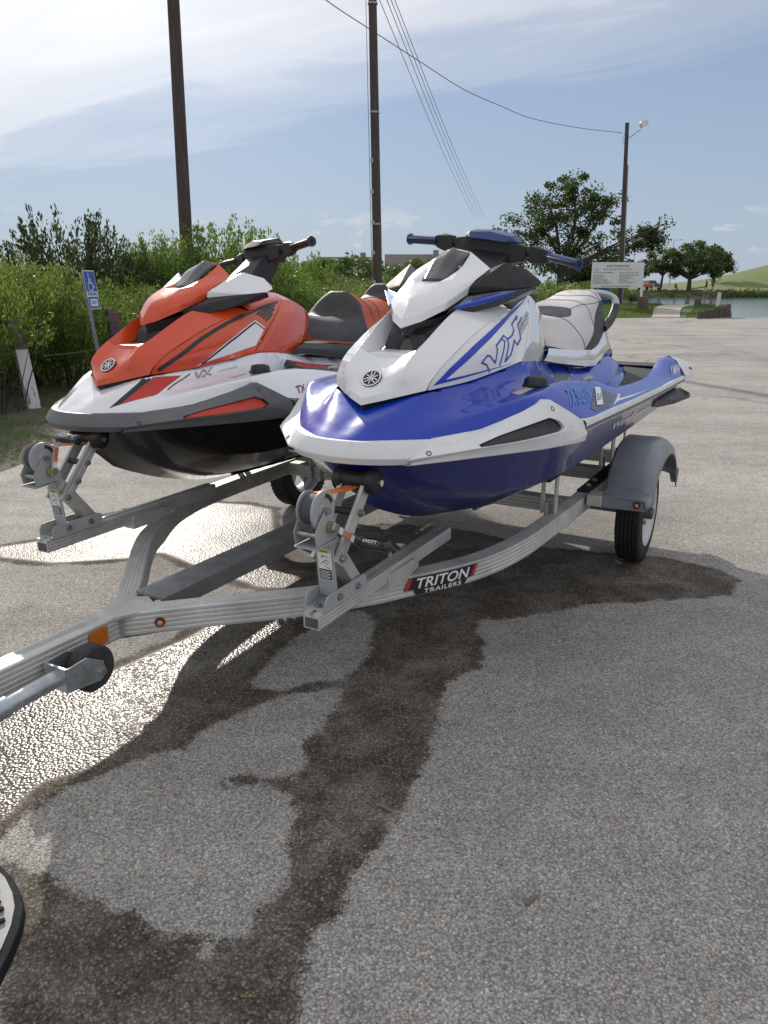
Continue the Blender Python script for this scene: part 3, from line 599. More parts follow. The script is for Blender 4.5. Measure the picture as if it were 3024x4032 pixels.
        em = MB(); net(em, [[(2.26 + .02*math.cos(a)*2, .045*math.sin(a), 1.4035) for a in [math.pi*2*k/16 for k in range(17)]], [(2.26 + .017*math.cos(a)*2, .038*math.sin(a), 1.4045) for a in [math.pi*2*k/16 for k in range(17)]]], 1, 1, False, False); em.build('embossed_badge', 'seam_dark', seat)
    else:
        patch('seat_panel', 'vinyl_black', 0, 22, lambda f: 0, lambda f: 17.2 - (9*max(0, f-.72)/.28))
        patch('rear_panel', 'vinyl_black', 34, 41, lambda f: 0, lambda f: 9*(1-.5*f))
        seam([(24 + .2*k, k) for k in range(19)]); seam([(40, k) for k in range(16)]); seam([(30 - .1*k, k) for k in range(19)])
        seam([(6 + k, 6 + 2.2*math.sin(k/10*3.14)) for k in range(11)])
    # ---- grab handle behind the seat
    hp = [(2.28,.165,1.195),(2.40,.172,1.235),(2.50,.172,1.300),(2.535,.155,1.352),(2.52,.10,1.378),(2.50,0,1.386)]
    hh = interp(np.array(hp), 4, True)
    full = [L(p) for p in hh] + [(-p[0], -p[1], p[2]) for p in hh[::-1][1:]]
    gh = MB().sweep(full, [(-.017,-.012),(.0,-.017),(.017,-.012),(.019,.006),(.010,.016),(-.010,.016),(-.019,.006)], up=(.3, 0, 1)).build('grab_handle', 'silver_plastic' if blue else 'vinyl_orange', K, smooth=35)
    for sgn in (1, -1):
        MB().sweep([(-p[0], p[1]*sgn, p[2]) for p in hh[:10]], [(-.019,-.014),(.0,-.019),(.019,-.014),(.021,.007),(.011,.018),(-.011,.018),(-.021,.007)], up=(.3, 0, 1)).build('handle_boot', 'black_plastic', gh, smooth=35)
    MB().hull([(-2.40, y, z) for y in (-.10, .10) for z in (1.2, 1.34)] + [(-2.47, y, z) for y in (-.09, .09) for z in (1.19, 1.30)]).build('seat_back_cover', 'black_plastic', K, smooth=20, bevel=.01)
    # ---- fuel cap, cleat, tail caps, sponsons, tow plug
    p = Vector(L((.496,.380,1.090)))
    kn = MB(); n = 20; prof = [(0,.047),(.16,.049),(.22,.043),(.75,.040),(.92,.034),(1.0,.020),(1.0,.0)]
    vs = []; 
    for h, r_ in prof:
        for k in range(n): vs.append(p + Vector((r_*(1 - (.10 if (k % 3 == 0 and .2 < h < .95) else 0))*math.cos(2*math.pi*k/n), r_*(1 - (.10 if (k % 3 == 0 and .2 < h < .95) else 0))*math.sin(2*math.pi*k/n), h*.036)))
    kn.add(vs, [(i*n+k, i*n+(k+1) % n, (i+1)*n+(k+1) % n, (i+1)*n+k) for i in range(len(prof)-1) for k in range(n)])
    kn.build('fuel_cap', 'black_plastic', K, smooth=40)
    for sgn in (1, -1):
        c = Vector((-1.0, .432*sgn, 1.062))
        MB().hull([c + Vector(v) for v in ((.055,.0,.004),(-.055,.0,.0),(.035,.016,.010),(.035,-.016,.010),(-.035,.016,.008),(-.035,-.016,.008),(.02,.018,-.006),(-.02,.018,-.008),(.02,-.018,-.006),(-.02,-.018,-.008),(.03,0,.018),(-.03,0,.016))]).build('mooring_cleat', 'bolt_steel', K, smooth=30, bevel=.003)
        F = lambda q: (-q[0], q[1]*sgn, q[2])
        tc = MB(); a = D[-2]; 
        s0 = [(2.80,.400,.990),(2.80,.425,1.012),(2.80,.448,1.019),(2.81,.490,.990),(2.83,.545,.905),(2.83,.545,.872)]
        s1 = [(2.90,.420,.975),(2.90,.445,.998),(2.90,.475,1.004),(2.90,.520,.975),(2.92,.560,.905),(2.92,.558,.868)]
        s2 = [(2.99,.500,.945),(3.0,.520,.955),(3.0,.540,.957),(3.0,.565,.942),(3.0,.575,.910),(2.99,.568,.885)]
        s3 = [(3.015,.535,.928),(3.02,.545,.932),(3.022,.552,.932),(3.022,.562,.926),(3.02,.566,.915),(3.015,.56,.905)]
        net(tc, [[(q[0], q[1]*sgn, q[2]) for q in r_] for r_ in (s0, s1, s2, s3)], 3, 2, True, False)
        tcap = tc.build('tail_cap', C['bump'], K, smooth=30, bevel=.003)
        MB().hull([F(v) for v in ((2.93,.546,.945),(2.945,.556,.918),(2.985,.570,.915),(2.99,.562,.938),(2.93,.535,.945),(2.98,.55,.915),(2.945,.54,.918),(2.99,.545,.938))]).build('vent_slot', 'black_plastic', tcap, bevel=.002)
        sp = [(2.10,.475,.842),(2.12,.515,.838),(2.92,.470,.812),(2.98,.500,.815),(3.0,.565,.772),(2.97,.567,.755),(2.95,.485,.716),(2.15,.49,.80),(2.92,.45,.74),(2.5,.55,.80),(2.5,.545,.775),(2.4,.48,.765)]
        spn = MB().hull([F(v) for v in sp]).build('sponson', 'black_plastic', K, smooth=20, bevel=.004)
        for k in range(4):
            s_ = 2.80 + .045*k; MB().hull([F(v) for v in ((s_,.505,.812),(s_+.012,.51,.814),(s_+.03,.56,.786),(s_+.042,.562,.784),(s_,.50,.80),(s_+.03,.555,.77))]).build('sponson_fin', 'black_plastic', spn, bevel=.002)
    MB().tube([L((-.175,0,.905)), L((-.15,0,.868)), L((-.11,0,.835))], [.006,.014,.010], 8).build('bow_eye', 'chrome', K, smooth=50)
    # ---- emblem
    ec = Vector(L((.002,0,1.1435))); nrm = Vector((.70, 0, .72)).normalized(); q = nrm.to_track_quat('Z', 'Y')
    X_ = Vector((0, 1, 0)); Y_ = nrm.cross(X_); Y_ = Y_ if Y_.z > 0 else -Y_
    em = MB(); n = 28
    def ring(r, h): return [ec + nrm*h + X_*(r*math.cos(2*math.pi*k/n)) + Y_*(r*math.sin(2*math.pi*k/n)) for k in range(n)]
    em.add(ring(.0335, -.004) + ring(.0335, .008), [(k, (k+1) % n, n+(k+1) % n, n+k) for k in range(n)]); em.add(ring(.0335, .008), [tuple(range(n))])
    badge = em.build('emblem', 'decal_black', hood, smooth=30)
    rg = MB(); rg.add(ring(.0335, .0085) + ring(.0290, .0085), [(k, (k+1) % n, n+(k+1) % n, n+k) for k in range(n)])
    def bar_(p0, p1, w_):
        p0 = Vector(p0); p1 = Vector(p1); d = (p1-p0).normalized(); nn = Vector((-d.y, d.x))*w_/2
        rg.add([ec + nrm*.0088 + X_*v.x + Y_*v.y for v in (p0+nn, p1+nn, p1-nn, p0-nn)], [(0, 1, 2, 3)])
    for k in range(3):                                        # three crossed tuning forks
        a = math.pi/2 + k*2*math.pi/3; d = Vector((math.cos(a), math.sin(a))); e = Vector((-d.y, d.x))
        bar_(-d*.024, d*.010, .0035); bar_(d*.010 - e*.006, d*.010 + e*.006, .0035); bar_(d*.010 - e*.0055, d*.026 - e*.0055, .0032); bar_(d*.010 + e*.0055, d*.026 + e*.0055, .0032)
    rg.build('emblem_forks', 'chrome', badge, smooth=30, fix=False, merge=0)
    return K, dict(deck=bd, hood=bh, panel=bp, fair=bf, hull=caster(hull), K=K, deck_o=deck, panel_o=panel, hood_o=hood, hull_o=hull, fair_o=fair)
# ------------------------------------------------------------------ trailer
TC = -0.600                                   # trailer centre line in ski coordinates (t)
def make_trailer():
    K = thing('boat_trailer', 'aluminium double jet ski trailer with grey fenders and two winches', 'trailer', E0, AX_ROT)
    def ribbed(w, h, n=5, d=.0028):
        """rectangular extrusion whose sides are ribbed"""
        p = [(-w/2, h/2)]
        for k in range(5): p += [(-w/2 + w*(k+.12)/5, h/2 + .0016), (-w/2 + w*(k+.80)/5, h/2 + .0016), (-w/2 + w*(k+.96)/5, h/2)]
        p += [(w/2, h/2)]
        for k in range(n):
            z0 = h/2 - h*k/n; z1 = h/2 - h*(k+1)/n
            p += [(w/2 + d, z0 - h/n*.18), (w/2 + d, z1 + h/n*.30), (w/2, z1 + h/n*.06)]
        p += [(w/2, -h/2), (-w/2, -h/2)]
        for k in range(n)[::-1]:
            z0 = h/2 - h*k/n; z1 = h/2 - h*(k+1)/n
            p += [(-w/2, z1 + h/n*.06), (-w/2 - d, z1 + h/n*.30), (-w/2 - d, z0 - h/n*.18)]
        return p
    def top_ribs(w, h, n=4):
        p = ribbed(w, h)
        return p
    zt, hh = .440, .078; zc = zt - hh/2
    # tongue
    tg = MB().sweep([L((-2.10, TC, zc)), L((-.56, TC, zc))], ribbed(.066, hh)).build('tongue', 'aluminium', K, smooth=25)
    # side beams: straight from the tongue, then bending round to run fore and aft
    out = [(-.600,-.565),(-.424,-.392),(-.198,-.160),(.0,.0),(.118,.070),(.25,.152),(.367,.212),(.48,.252),(.602,.282),(.75,.303),(.892,.314),(1.27,.329),(1.524,.338),(2.30,.345),(2.72,.345)]
    OC = interp(np.array([(s, t_, 0) for s, t_ in out]), 4, True)[:, :2]
    dv_ = np.gradient(OC, axis=0); dv_ /= np.linalg.norm(dv_, axis=1, keepdims=True); CP = OC + np.stack([dv_[:, 1], -dv_[:, 0]], -1)*.034
    for sgn in (1, -1):
        pts = [L((s, t_ if sgn > 0 else -1.120 - t_ - .069*min(1, max(0, (-.2-s)/.4)), zc)) for s, t_ in CP]
        sb = MB().sweep(pts, ribbed(.066, hh)).build('side_beam', 'aluminium', K, smooth=22)
        if sgn == 1: beam = sb
        if sgn == -1:
            pass
    w_ = MB().sweep([L((-.612, TC+.035, zt-.001)), L((-.612, TC+.0355, zt-hh))], [(-.010,-.005),(.010,-.005),(.008,.004),(-.008,.004)], up=(1,0,0)).build('weld_bead', 'zinc', K, smooth=40)
    MB().prism([L((-.640,TC-.035,zt+.002)), L((-.56,TC-.062,zt+.002)), L((-.505,TC-.075,zt+.002)), L((-.455,TC,zt+.002)), L((-.50,TC+.085,zt+.002)), L((-.56,TC+.072,zt+.002)), L((-.640,TC+.035,zt+.002))], (0,0,-.012)).build('gusset', 'aluminium', K, bevel=.002)
    # cross members
    for s_, w2, z_ in ((1.45, .89, zc-.004), (2.20, .89, zc-.004), (2.66, .93, zc)):
        MB().sweep([L((s_, TC-w2, z_)), L((s_, TC+w2, z_))], ribbed(.07, .07, 4)).build('cross_member', 'aluminium', K, smooth=25)
    # centre channel between the beams
    cb = MB(); 
    prof = [(-.062,.008),(-.056,.014),(-.046,.010),(.046,.010),(.056,.014),(.062,.008),(.062,-.05),(.052,-.05),(.052,.0),(-.052,.0),(-.052,-.05),(-.062,-.05)]
    cb.sweep([L((-.455, TC+.004, .437)), L((.6, TC+.004, .437)), L((1.42, TC+.004, .430))], prof).build('centre_channel', 'channel_dark', K, smooth=25)
    # axle, bunks
    MB().tube([L((1.97, TC-1.06, .27)), L((1.97, TC+1.06, .27))], .026, 12).build('axle', 'zinc', K, smooth=40)
    for t0 in (0.0, -1.268):
        for dt in (-.26, .26):
            b = MB().box(L((2.6, t0+dt-.045, .615)), L((1.0, t0+dt+.045, .655))); bo = b.build('bunk', 'carpet_black', K, bevel=.006)
            for s_ in (1.15, 2.2, 2.5):
                MB().sweep([L((s_, t0+dt-.03, .435)), L((s_, t0+dt-.03, .615))], [(-.02,-.004),(.02,-.004),(.02,.004),(-.02,.004)], up=(0,1,0)).build('bunk_bracket', 'aluminium', bo)
                MB().sweep([L((s_, t0+dt+.03, .435)), L((s_, t0+dt+.03, .615))], [(-.02,-.004),(.02,-.004),(.02,.004),(-.02,.004)], up=(0,1,0)).build('bunk_bracket', 'aluminium', bo)
                MB().cyl(L((s_-.05, t0+dt, .44)), L((s_-.05, t0+dt, .50)), .008, n=8).build('carriage_bolt', 'bolt_steel', bo)
    # carpeted pads and bolts on the beams
    for sgn in (1, -1):
        tt = TC + sgn*(.305 - TC)
        MB().box(L((2.25, tt-.033, zt+.002)), L((1.56, tt+.033, zt+.012))).build('beam_pad', 'carpet_black', K, bevel=.003)
        for s_ in (1.66, 1.78): MB().lathe(L((s_, tt, zt+.012)), L((s_, tt, zt+.026)), [(0,.018),(.3,.018),(.35,.011),(1,.010)], 8).build('bolt', 'bolt_steel', K, smooth=30)
    # wheels and fenders
    for sgn in (1, -1):
        wt = TC + sgn*(.500 - TC); c = lambda s, t_, z: L((s, TC + sgn*(t_ - TC), z)); ws, wz = 1.965, .266
        wh = bpy.data.objects.new('wheel', None); COL.objects.link(wh); wh.parent = K
        a, b = Vector(c(ws, .435, wz)), Vector(c(ws, .567, wz))
        prof = [(.06,.168),(.03,.185),(.0,.215),(.03,.243),(.12,.259)]
        for k in range(5):
            h0 = .14 + k*.15; prof += [(h0,.266),(h0+.115,.2665),(h0+.12,.258),(h0+.145,.258)]
        prof += [(.88,.259),(.97,.243),(1.0,.215),(.97,.185),(.94,.168)]
        ty = MB().lathe(a, b, prof, 56, False).build('tyre', 'tyre', wh, smooth=28)
        tr = MB()                                              # shoulder lugs
        for k in range(56):
            an = 2*math.pi*k/56; 
            for hh_ in (.10, .90):
                cc = a + (b-a)*hh_; rd = Vector((math.cos(an), 0, math.sin(an))); tn = Vector((-math.sin(an), 0, math.cos(an)))
                p0 = cc + rd*.258; tr.add([p0 + tn*x + rd*z + (b-a)*y for x, y, z in ((-.009,-.05,-.01),(.009,-.05,-.01),(.009,.05,-.004),(-.009,.05,-.004),(-.008,-.03,.004),(.008,-.03,.004),(.008,.03,.005),(-.008,.03,.005))], [(4,5,6,7),(0,1,5,4),(1,2,6,5),(2,3,7,6),(3,0,4,7)])
        tag(tr.build('tread_lugs', 'tyre', ty, smooth=20, merge=0), kind='stuff')
        rim = MB().lathe(a, b, [(.06,.170),(.02,.176),(.05,.165),(.2,.152),(.5,.140),(.8,.150),(.93,.163),(.985,.177),(.96,.168),(.9,.158),(.66,.146),(.64,.146)], 48, False).build('rim', 'rim_paint', wh, smooth=35)
        sp = MB()
        for k in range(5):
            an = 2*math.pi*(k+.2)/5
            def pt(r, da, h): return a + (b-a)*h + Vector((math.cos(an+da), 0, math.sin(an+da)))*r
            sp.add([pt(.045,-.7,.74), pt(.045,.7,.74), pt(.149,.22,.68), pt(.149,-.22,.68), pt(.045,-.7,.66), pt(.045,.7,.66), pt(.149,.22,.60), pt(.149,-.22,.60)], [(0,1,2,3),(7,6,5,4),(0,4,5,1),(1,5,6,2),(2,6,7,3),(3,7,4,0)])
        sp.build('spoke', 'rim_paint', rim, smooth=25, bevel=.004)
        MB().lathe(a + (b-a)*.62, a + (b-a)*1.12, [(0,.052),(.15,.052),(.25,.034),(.9,.032),(1,.026)], 20).build('hub', 'hub_grey', wh, smooth=35)
        for k in range(5):
            an = 2*math.pi*(k+.7)/5; q = a + Vector((math.cos(an), 0, math.sin(an)))*.058
            MB().cyl(q + (b-a)*.70, q + (b-a)*.86, .010, n=6).build('lug_nut', 'bolt_steel', wh)
        # fender: flat front step, arch, short tail
        sec = [(1.475,.462),(1.60,.466)]
        for k in range(15):
            an = math.pi*(1 - k/14*.93) ; sec.append((1.965 - .345*math.cos(math.pi - an)*1.0 if False else 1.965 + .350*math.cos(an), .425 + .245*math.sin(an) ** .9 if math.sin(an) > 0 else .425))
        sec = sec[:2] + [p for p in sec[2:] if p[1] > .468 or p[0] > 2.1] + [(2.335,.42)]
        fm = MB(); rows = []
        for s_, z_ in sec:
            step = s_ < 1.61
            rows.append([(s_,.400,z_-.012),(s_,.412,z_),(s_,.56,z_),(s_,.592,z_ - (.0 if step else .010)),(s_,.622,z_ - (.004 if step else .040)),(s_,.632,z_ - (.05 if step else .085))])
        rows = [[(p[0], TC + sgn*(p[1]-TC), p[2]) for p in r] for r in rows]
        net(fm, rows, 2, 2, True, False)
        fd = fm.build('fender', 'fender_grey', K, smooth=32, solid=.006)
        fl = MB().prism([c(1.472,.405,.464), c(1.472,.53,.464), c(1.485,.62,.458), c(1.485,.62,.404), c(1.472,.53,.404), c(1.472,.405,.404)], (-.012, 0, 0)).build('fender_skirt', 'fender_grey', fd, bevel=.003)
        tl = MB().hull([c(2.325,.58,.44), c(2.36,.58,.44), c(2.325,.634,.44), c(2.365,.634,.44), c(2.33,.60,.36), c(2.35,.63,.36), c(2.33,.634,.36)]).build('fender_tail', 'fender_grey', fd, bevel=.003)
        q = Vector(c(1.470,.585,.436)); MB().lathe(q, q + Vector((.012, 0, 0)), [(0,.017),(.5,.017),(.6,.011),(1,.011)], 16).build('light_bezel', 'black_plastic', fd, smooth=30)
        MB().lathe(q + Vector((.010, 0, 0)), q + Vector((.020, 0, 0)), [(0,.011),(.6,.009),(1,.004)], 16).build('marker_light', 'amber', fd, smooth=50)
        MB().box(*[tuple(f(x) for x in zip(c(1.46,.35,.405), c(1.55,.42,.462))) for f in (min, max)]).build('fender_bracket', 'aluminium', fd, bevel=.004)
        q0, q1 = c(2.66,.405,.50), c(2.70,.455,.545)
        MB().box(*[tuple(f(x) for x in zip(q0, q1)) for f in (min, max)]).build('tail_light', 'lens_red', K, bevel=.006)
        MB().box(*[tuple(f(x) for x in zip(c(2.655,.34,.46), c(2.672,.48,.495))) for f in (min, max)]).build('light_bar', 'aluminium', K, bevel=.003)
    # winch stands
    for i, (ds, dt) in enumerate(((0, 0), (.0645, -1.2684))):
        S = lambda s, t_, z: L((s + ds, t_ + dt, z))
        # rail: slotted extrusion; a dark block stands for its hollow end
        pr = [(-.027,.025),(-.007,.025),(-.007,.015),(-.011,.015),(-.011,.011),(.011,.011),(.011,.015),(.007,.015),(.007,.025),(.027,.025),(.0285,.018),(.027,.012),(.0285,.006),(.027,.0),(.0285,-.006),(.027,-.012),(.027,-.025),(.0225,-.025),(.0225,.019),(.012,.019),(.013,.007),(-.013,.007),(-.012,.019),(-.0225,.019),(-.0225,-.020),(.0215,-.020),(.0215,-.025),(-.027,-.025),(-.027,-.012),(-.0285,-.006),(-.027,.0),(-.0285,.006),(-.027,.012),(-.0285,.018)]
        pr = [(-.027,.025),(-.006,.025),(-.006,.017),(.006,.017),(.006,.025),(.027,.025),(.0285,.018),(.027,.012),(.0285,.006),(.027,.0),(.0285,-.006),(.027,-.012),(.0285,-.018),(.027,-.025),(-.027,-.025),(-.0285,-.018),(-.027,-.012),(-.0285,-.006),(-.027,.0),(-.0285,.006),(-.027,.012),(-.0285,.018)]
        rail = MB().sweep([S(-.443,.049,.490), S(.522,.030,.487)], pr).build('winch_rail', 'aluminium', K, smooth=22)
        MB().box(*[tuple(f(x) for x in zip(S(-.4445,.027,.470), S(-.43,.071,.500))) for f in (min, max)]).build('rail_bore_shade', 'bore_shade', rail)  # dark block on the rail end, painting in the shade of the hollow
        MB().prism([S(-.02,.0775,.440), S(-.02,.0775,.482), S(-.01,.0775,.497), S(.17,.0775,.497), S(.20,.0775,.480), S(.20,.0775,.455), S(.12,.0775,.440)], (0, -.057, 0)).build('rail_saddle', 'aluminium', rail, bevel=.002)
        st = bpy.data.objects.new('winch_stand', None); COL.objects.link(st); st.parent = K
        for t_ in (.079, .013):
            MB().prism([S(-.42,t_,.512), S(-.418,t_,.545), S(-.405,t_,.560), S(-.375,t_,.562), S(-.20,t_,.562), S(-.182,t_,.553), S(-.178,t_,.512)], (0, .004 if t_ > .04 else -.004, 0)).build('base_cheek', 'winch_grey', st, bevel=.0015)
        MB().box(*[tuple(f(x) for x in zip(S(-.42,.013,.5155), S(-.18,.079,.520))) for f in (min, max)]).build('base_plate', 'winch_grey', st)
        for s_, t_, z_, ax_ in ((-.342,.083,.538,1),(-.238,.083,.536,1),(-.400,.046,.520,0),(-.339,.0945,.66,1),(-.232,.0945,.773,1),(-.285,.0945,.712,1)):
            a = Vector(S(s_, t_, z_)); d = Vector((0, .010, 0)) if ax_ else Vector((0, 0, .012))
            MB().lathe(a, a + d, [(0,.0125),(.25,.0125),(.3,.009),(1,.0085)], 8).build('bolt', 'bolt_steel', st, smooth=25)
        # front strap with caution label, rear post
        fs = MB().prism([S(-.346,.014,.535), S(-.346,.078,.535), S(-.366,.078,.700), S(-.366,.014,.700)], (-.005, 0, 0)).build('front_strap', 'winch_grey', st, bevel=.001)
        MB().sweep([S(-.205,.046,.530), S(-.372,.046,.745)], [(-.026,-.022),(.026,-.022),(.026,.022),(-.026,.022)], up=(1,0,0)).build('winch_post', 'aluminium', st, bevel=.004)
        lab = [(.560,.700)]
        def on(tt, zz, l=.0012): f_ = (zz-.535)/.165; return S(-.346 - .020*f_ - l, tt, zz)
        for nm, m_, z0, z1, t0_, t1_, l_ in (('caution_label','decal_white',.588,.690,.022,.070,.001),('label_header','decal_yellow',.678,.688,.024,.068,.0016),('label_footer','decal_black',.590,.624,.024,.068,.0016)):
            MB().add([on(t0_,z0,l_), on(t1_,z0,l_), on(t1_,z1,l_), on(t0_,z1,l_)], [(0,1,2,3)]).build(nm, m_, fs, fix=False)
        v, f = text_mesh('CAUTION', .0105, bold=True); MB().add([on(.030 + p[0]*.62, .6795 + p[1]*.9, .0022) for p in v], f).build('label_text', 'decal_black', fs, fix=False, merge=0)
        lines = MB()
        for k in range(6): lines.add([on(.027,.594+k*.0048,.0022), on(.060 + .006*(k%2),.594+k*.0048,.0022), on(.060 + .006*(k%2),.5958+k*.0048,.0022), on(.027,.5958+k*.0048,.0022)], [(0,1,2,3)])
        lines.build('label_print', 'decal_white', fs, fix=False, merge=0)
        pic = MB()
        for (x0,y0,x1,y1) in ((.03,.64,.05,.655),(.05,.655,.062,.648),(.033,.66,.045,.668),(.045,.635,.064,.628),(.04,.648,.056,.64),(.034,.668,.06,.664)):
            d = Vector((x1-x0, y1-y0)); nn = Vector((-d.y, d.x)).normalized()*.0008
            pic.add([on(x0+nn.x,y0+nn.y,.0022), on(x1+nn.x,y1+nn.y,.0022), on(x1-nn.x,y1-nn.y,.0022), on(x0-nn.x,y0-nn.y,.0022)], [(0,1,2,3)])
        pic.build('label_drawing', 'decal_black', fs, fix=False, merge=0)
        # brace arms up to the bow roller
        for t_ in (.084, .004):
            MB().sweep([S(-.352,t_,.645), S(-.168,t_,.862)], [(-.006,-.021),(.006,-.021),(.0075,-.012),(.006,-.006),(.0075,.0),(.006,.006),(.0075,.012),(.006,.021),(-.006,.021)], up=(1,0,0)).build('brace_arm', 'aluminium', st, smooth=25)
        ro = MB().lathe(S(-.176,-.028,.858), S(-.176,.128,.858), [(0,.026),(.04,.037),(.20,.040),(.24,.031),(.5,.028),(.76,.031),(.80,.040),(.96,.037),(1,.026)], 26).build('bow_roller', 'roller_black', st, smooth=40)
        MB().cyl(S(-.176,.127,.858), S(-.176,.136,.858), .011, n=6).build('roller_bolt', 'chrome', ro)
        MB().tube([S(-.245,.004,.775), S(-.245,.084,.775)], .011, 10).build('cross_tube', 'black_plastic', st, smooth=40)
        # winch
        wn = bpy.data.objects.new('winch', None); COL.objects.link(wn); wn.parent = K
        for t_ in (.0855, .0165):
            MB().prism([S(-.462,t_,.730), S(-.470,t_,.768), S(-.450,t_,.796), S(-.412,t_,.832), S(-.392,t_,.826), S(-.350,t_,.756), S(-.358,t_,.732)], (0, .003 if t_ > .05 else -.003, 0)).build('side_plate', 'winch_grey', wn, bevel=.001)
        MB().box(*[tuple(f(x) for x in zip(S(-.470,.015,.722), S(-.345,.089,.7275))) for f in (min, max)]).build('winch_base', 'winch_grey', wn)
        dc = (-.410, .824)
        MB().lathe(S(dc[0],.070,dc[1]), S(dc[0],.080,dc[1]), [(0,.055),(.2,.058),(.9,.058),(1,.054),(1,.038),(.8,.035),(.8,.018),(1,.016),(1,.0)], 40, False).build('drum_flange', 'winch_grey', wn, smooth=30)
        MB().lathe(S(dc[0],.018,dc[1]), S(dc[0],.024,dc[1]), [(0,.0),(0,.050),(1,.053),(1,.0)], 40, False).build('drum_flange', 'winch_grey', wn, smooth=30)
        MB().lathe(S(dc[0],.024,dc[1]), S(dc[0],.070,dc[1]), [(0,.041),(.1,.044),(.5,.043),(.9,.045),(1,.041)], 32).build('strap_roll', 'strap', wn, smooth=40)
        MB().sweep([S(dc[0]+.02,.046,dc[1]+.041), S(-.26,.046,.845), S(-.14,.046,.842), S(-.05,.042,.812)], [(-.021,-.0015),(.021,-.0015),(.021,.0015),(-.021,.0015)]).build('winch_strap', 'strap_orange', wn)
        MB().cyl(S(dc[0],.079,dc[1]), S(dc[0],.098,dc[1]), .010, n=12).build('drum_axle', 'bolt_steel', wn, smooth=40)
        MB().cyl(S(-.452,.018,.760), S(-.452,.086,.760), .009, n=10).build('spacer', 'bolt_steel', wn, smooth=40)
        q = [S(dc[0]+.049*math.cos(a_), .0805, dc[1]+.049*math.sin(a_)) for a_ in [R(x) for x in range(20, 81, 10)]] + [S(dc[0]+.037*math.cos(a_), .0805, dc[1]+.037*math.sin(a_)) for a_ in [R(x) for x in range(80, 19, -10)]]
        MB().add(q, [tuple(range(len(q)))]).build('maker_label', 'decal_black', wn, fix=False)
        # crank
        ca = (-.400, .775)
        MB().lathe(S(ca[0],.088,ca[1]), S(ca[0],.118,ca[1]), [(0,.017),(.5,.017),(.55,.012),(1,.012)], 12).build('crank_nut', 'brass_dull', wn, smooth=30)
        ang = R(-34) if i == 0 else R(76)
        dv = Vector((-math.cos(ang), 0, math.sin(ang))); e = Vector((math.sin(ang), 0, math.cos(ang)))
        p0 = Vector(S(ca[0],.112,ca[1])) - dv*.015; p1 = p0 + dv*.150
        y5 = Vector((0, .0035, 0))
        cr_ = MB().add([p0+e*.011-y5, p1+e*.009-y5, p1-e*.009-y5, p0-e*.011-y5, p0+e*.011+y5, p1+e*.009+y5, p1-e*.009+y5, p0-e*.011+y5], [(0,1,2,3),(4,7,6,5),(0,4,5,1),(1,5,6,2),(2,6,7,3),(3,7,4,0)]).build('crank_arm', 'winch_grey', wn, bevel=.002)
        for a_, b_, m_ in ((.030,.052,'decal_white'),(.052,.105,'label_salmon'),(.105,.125,'decal_white')):
            MB().add([p0 + dv*a_ + e*.009 + y5*1.25, p0 + dv*b_ + e*.009 + y5*1.25, p0 + dv*b_ - e*.009 + y5*1.25, p0 + dv*a_ - e*.009 + y5*1.25], [(0,1,2,3)]).build('crank_label', m_, cr_, fix=False)
        g0 = p1 - dv*.008 + y5; gp = [(0,.0135),(.06,.017),(.3,.0205),(.55,.019),(.75,.0165),(.85,.017),(.88,.0195),(.97,.019),(1,.014)]
        MB().lathe(g0, g0 + Vector((0,.112,0)), gp, 18).build('crank_grip', 'black_gloss', wn, smooth=40)
        if i == 0:
            v, f = text_mesh('KNOTT', .014, bold=True); MB().add([g0 + Vector((0, .030 + p[0], 0)) + (Vector((.75,0,.66)).normalized()*.0212) + Vector((-.66,0,.75)).normalized()*(p[1]-.005) for p in v], f).build('grip_print', 'decal_white', wn, fix=False, merge=0)
        else:
            v, f = text_mesh('KNOTT', .014, bold=True); MB().add([g0 + Vector((0, .030 + p[0], 0)) + (Vector((.75,0,.66)).normalized()*.0212) + Vector((-.66,0,.75)).normalized()*(p[1]-.005) for p in v], f).build('grip_print', 'decal_white', wn, fix=False, merge=0)
    # decals on beams
    bb = caster(beam)
    def onbeam(s0, s1, n=24):
        """outer face of the near beam as polyline of (x, y, dir) by arc length"""
        return None
    P2 = OC + np.stack([-dv_[:, 1], dv_[:, 0]], -1)*.0; seg = np.r_[0, np.cumsum(np.hypot(*np.diff(P2, axis=0).T))]
    def face(d, z, l=.0045):
        s_ = np.interp(d, seg, P2[:, 0]); t_ = np.interp(d, seg, P2[:, 1]); s2 = np.interp(d+.01, seg, P2[:, 0]); t2 = np.interp(d+.01, seg, P2[:, 1])
        v = np.array([s2-s_, t2-t_]); v /= np.linalg.norm(v); n = np.array([-v[1], v[0]]);  n = n if n[1] > 0 else -n
        return L((s_ + n[0]*l, t_ + n[1]*l, z))
    i0 = np.interp(.105, P2[:, 0], seg); i1 = np.interp(.395, P2[:, 0], seg); LN = i1 - i0
    def quad(name, m_, pts, l):
        mb = MB(); n = 10; (u0,z0),(u1,z1),(u2,z2),(u3,z3) = pts                  # bottom-left, bottom-right, top-right, top-left
        for k in range(n):
            f0, f1 = k/n, (k+1)/n
            mb.add([face(i0+(u0+(u1-u0)*f0)*LN, z0+(z1-z0)*f0, l), face(i0+(u0+(u1-u0)*f1)*LN, z0+(z1-z0)*f1, l), face(i0+(u3+(u2-u3)*f1)*LN, z3+(z2-z3)*f1, l), face(i0+(u3+(u2-u3)*f0)*LN, z3+(z2-z3)*f0, l)], [(0,1,2,3)])
        return mb.build(name, m_, beam, fix=False, merge=0)
    zl, zh = zt-.074, zt-.006
    quad('beam_decal', 'decal_black', [(.0,zl+.022),(.94,zl+.022),(1.0,zh),(.07,zh)], .0060)
    quad('beam_decal', 'decal_black', [(.15,zl),(.80,zl),(.85,zl+.0225),(.13,zl+.0225)], .0060)
